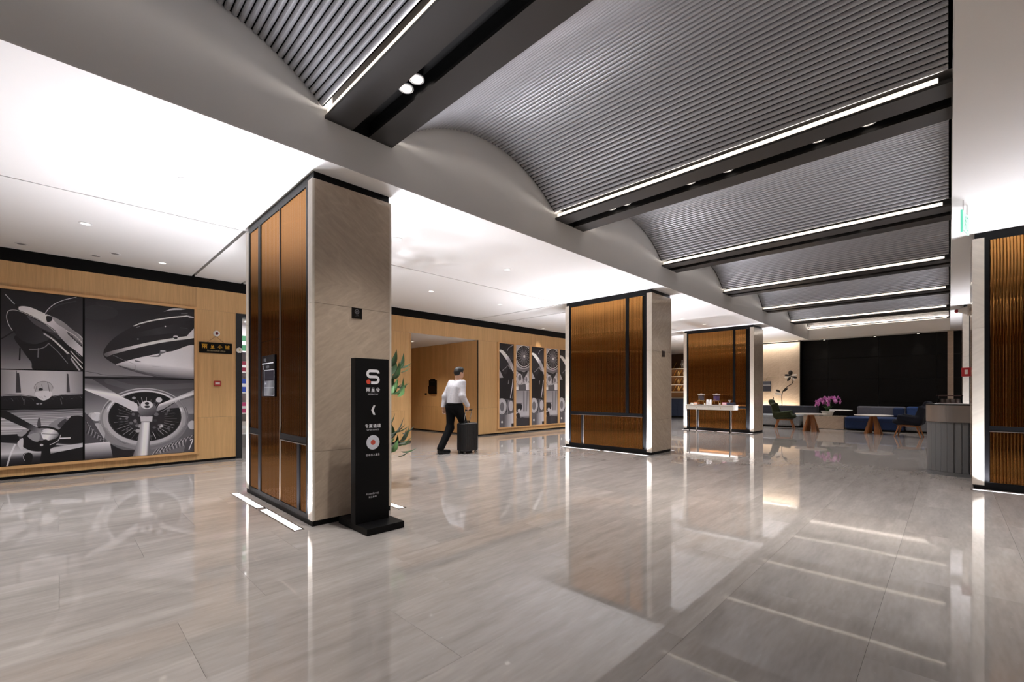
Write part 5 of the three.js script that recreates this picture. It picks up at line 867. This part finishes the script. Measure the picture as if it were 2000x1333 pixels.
{
  // lotus sculpture in front of the pale wall
  const o = thing('lotus_sculpture', 'slender metal lotus sculpture rising before the pale stone wall', 'sculpture', [-4.6, 0, -19.55]), dark = std(0x3a3634, 0.4, 0.6), pale = std(0xe8e2d8, 0.35, 0.2);
  part(o, 'plinth', box(-0.6, 0.4, 0, 0.72, -0.14, 0.14), M.black);
  part(o, 'stem', tube([[0, 0.72, 0], [0.0, 1.1, 0.02], [0.04, 1.28, 0.02], [0.2, 1.46, 0], [0.33, 1.56, 0], [0.36, 1.72, 0], [0.3, 1.86, 0]], 0.014, 40, 8), dark);
  part(o, 'stem', tube([[-0.02, 1.05, 0], [-0.1, 1.2, 0], [-0.26, 1.18, 0.02], [-0.3, 1.04, 0.02]], 0.008, 24, 6), pale);
  const blade = (w, h) => new THREE.SphereGeometry(1, 12, 8).scale(w, h, 0.012).translate(0, h, 0);
  for (let i = 0; i < 6; i++) part(o, 'petal', blade(0.045, 0.11), i % 2 ? pale : dark, [0.29, 1.84, 0], [0, 0, [-1.9, -1.3, 1.3, 1.8, 2.6, -2.5][i]]);
  part(o, 'bud', new THREE.SphereGeometry(0.075, 14, 10).scale(1, 1.25, 1), dark, [0.28, 1.97, 0]); part(o, 'petal', blade(0.04, 0.09), dark, [-0.06, 1.24, 0], [0, 0, 1.1]); part(o, 'petal', blade(0.04, 0.09), dark, [0.04, 1.26, 0], [0, 0, -0.9]);
  part(o, 'petal', blade(0.05, 0.12), pale, [-0.02, 1.14, 0], [0, 0, 1.4]); part(o, 'bud', new THREE.SphereGeometry(0.022, 10, 8).scale(1, 2, 1), dark, [-0.3, 0.99, 0.02]);
  const w = thing('ledge_box', 'dark wall box with a pale stripe on the pale stone wall', 'box', [-5.42, 1.47, -20.1]);
  part(w, 'body', box(-0.32, 0.3, -0.21, 0.2, 0, 0.06), std(0x2b2c38, 0.5)); part(w, 'stripe', box(-0.32, 0.3, 0.03, 0.06, 0.06, 0.065), std(0xb8b8bc, 0.4)); part(w, 'upper_panel', box(-0.32, 0.28, 0.06, 0.2, 0.06, 0.066), std(0x4a505c, 0.4)); part(w, 'twig', tube([[0.1, 0.2, 0.03], [0.2, 0.36, 0.04], [0.5, 0.37, 0.04]], 0.006, 14, 5), std(0x8d8a52, 0.6));
}

// ------------------------------------------------------------------ reception counter and fittings on the right
{
  const o = thing('reception_counter', 'grey fluted reception counter with a rounded end and steel band', 'counter', [0, 0, -9.08]);
  const R = 0.27, X0 = -0.245, X1 = 2.6, grey = std(0x6e7073, 0.5), outline = (d) => { // the front, round the end, and back again
    const P = [[X1, 0 + d]]; for (let i = 0; i <= 14; i++) { const a = Math.PI / 2 + Math.PI / 2 * i / 14; P.push([X0 + R + Math.cos(a) * (R + d), -R + Math.sin(a) * (R + d)]); } P.push([X0 - d, -0.62], [X1, -0.62]); return P; };
  const ring = (d, y0, y1) => { const s = new THREE.Shape(); outline(d).forEach(([x, z], i) => (i ? s.lineTo(x, z) : s.moveTo(x, z))); s.closePath(); const g = new THREE.ExtrudeGeometry(s, { depth: y1 - y0, bevelEnabled: false }); g.rotateX(Math.PI / 2); g.scale(1, 1, 1); g.translate(0, y1, 0); return g; };
  const fix = (g) => g;
  part(o, 'body', fix(ring(-0.02, 0.05, 0.79)), grey); part(o, 'foot_rail', fix(ring(0.006, 0, 0.05)), grey); part(o, 'steel_band', fix(ring(0.012, 0.785, 1.03)), std(0xa39c97, 0.3, 0.75)); part(o, 'worktop', fix(ring(0.014, 1.03, 1.045)), M.black);
  const fl = (x, z, a) => part(o, 'front_flute', rbox(-0.034, 0.034, 0.05, 0.785, -0.012, 0.012, 0.008, 2), grey, [x, 0, z], [0, a, 0]);
  for (let i = 0; i < 7; i++) { const a = Math.PI / 2 + Math.PI / 2 * (i + 0.2) / 6.4; fl(X0 + R + Math.cos(a) * (R - 0.012), -R + Math.sin(a) * (R - 0.012), Math.PI / 2 - a); }
  for (let i = 0; i < 30; i++) fl(X0 + R + 0.07 + i * 0.074, -0.012, 0);
  const p = thing('paper_tray', 'flat white papers lying on the reception counter', 'papers', [-0.02, 1.045, -9.4]); part(p, 'sheet', box(-0.14, 0.16, 0, 0.006, -0.1, 0.1), M.whitePaint); part(p, 'sheet', box(-0.1, 0.2, 0.006, 0.011, -0.07, 0.11), std(0xdedcda, 0.7));
  const r = thing('bar_rack', 'dim rack of glasses and plates beyond the reception counter', 'shelf', [0.05, 0, -13.7]);
  part(r, 'cabinet', box(-0.25, 0.16, 0, 0.86, -0.3, 0.3), std(0x2a2523, 0.5)); for (const y of [0.98, 1.14]) part(r, 'shelf_board', box(-0.25, 0.16, y, y + 0.02, -0.3, 0.3), std(0x4a3330, 0.5)); for (const x of [-0.24, 0.13]) part(r, 'upright', box(x, x + 0.02, 0.86, 1.16, -0.3, 0.3), M.blackMetal);
  for (let i = 0; i < 8; i++) part(r, 'stacked_plates', cyl(0.045, 0.05, 0.08, -0.17 + (i % 4) * 0.09, i < 4 ? 0.86 : 1.0, i < 4 ? 0.12 : 0.16, 14), std(0x9a918e, 0.4));
  const wp = thing('wall_pilaster', 'narrow pale stone pilaster at the right end of the black wall', 'pilaster', [0.02, 0, -20.5]); part(wp, 'shaft', mbox(-0.06, 0.08, 0.05, HC, -0.1, 0.1), M.stoneMatt); part(wp, 'foot', box(-0.065, 0.085, 0, 0.05, -0.1, 0.105), M.black);
  // fittings on the stone end of the right edge column
  const e = thing('exit_sign', 'pale green glass exit sign hanging from the ceiling before the right edge column', 'sign', [0.12, 3.02, -6.75], Math.PI / 2 - 0.16);
  const green = board(256, 160, (g) => { g.fillStyle = '#cfeee4'; g.fillRect(0, 0, 256, 160); g.fillStyle = '#35b894'; g.fillRect(150, 20, 56, 120); g.fillStyle = '#cfeee4'; g.fillRect(160, 30, 36, 104); g.fillStyle = '#35b894'; g.beginPath(); g.arc(108, 36, 13, 0, 7); g.fill(); g.lineWidth = 14; g.strokeStyle = '#35b894'; g.beginPath(); g.moveTo(106, 54); g.lineTo(98, 90); g.lineTo(120, 108); g.lineTo(112, 140); g.moveTo(98, 90); g.lineTo(80, 118); g.lineTo(56, 122); g.moveTo(76, 74); g.lineTo(104, 58); g.lineTo(128, 78); g.stroke(); }, 0.3);
  green.emissive = new THREE.Color(0xffffff); green.emissiveMap = green.map; green.emissiveIntensity = 0.35;
  part(e, 'panel', box(-0.17, 0.17, -0.1, 0.1, -0.005, 0.005), std(0xd8efe8, 0.3)); part(e, 'lit_face', sheet(0.33, 0.19), green, [0, 0, 0.006]); part(e, 'lit_face', sheet(0.33, 0.19), green, [0, 0, -0.006], [0, Math.PI, 0]);
  part(e, 'edge_glow', box(-0.18, -0.17, -0.13, 0.1, -0.008, 0.008), std(0x9fe8d4, 0.4, 0, { emissive: 0x3fd8b0, emissiveIntensity: 0.6 })); part(e, 'hanger', merge([bar([-0.1, 0.1, 0], [-0.1, 0.22, 0], 0.004), bar([0.1, 0.1, 0], [0.1, 0.22, 0], 0.004)]), M.steel);
  const h = thing('alarm_sounder', 'white cone alarm with a red tip on the right edge column', 'alarm', [0.21, 2.36, -8.82]); const hg = lathe([[0, 0.14], [0.012, 0.138], [0.03, 0.1], [0.06, 0.03], [0.065, 0], [0, 0]], 20).rotateZ(Math.PI / 2); part(h, 'horn', hg, std(0xd8d0c6, 0.5)); part(h, 'red_tip', new THREE.SphereGeometry(0.024, 12, 10), std(0x9c1f28, 0.3), [-0.135, 0, 0]); part(h, 'mount', box(-0.03, 0, -0.07, 0.07, -0.06, 0.06), std(0xc9c0b4, 0.5));
  const f = thing('call_point', 'red fire call point box on the right edge column', 'alarm', [0.21, 1.5, -8.75]); part(f, 'box', rbox(-0.09, 0, -0.06, 0.06, -0.06, 0.06, 0.008), std(0xb22a30, 0.4)); part(f, 'label_plate', box(-0.03, -0.06, -0.03, 0.03, 0.06, 0.063), std(0xe6d6d2, 0.4));
}
renderer.render(scene, camera);
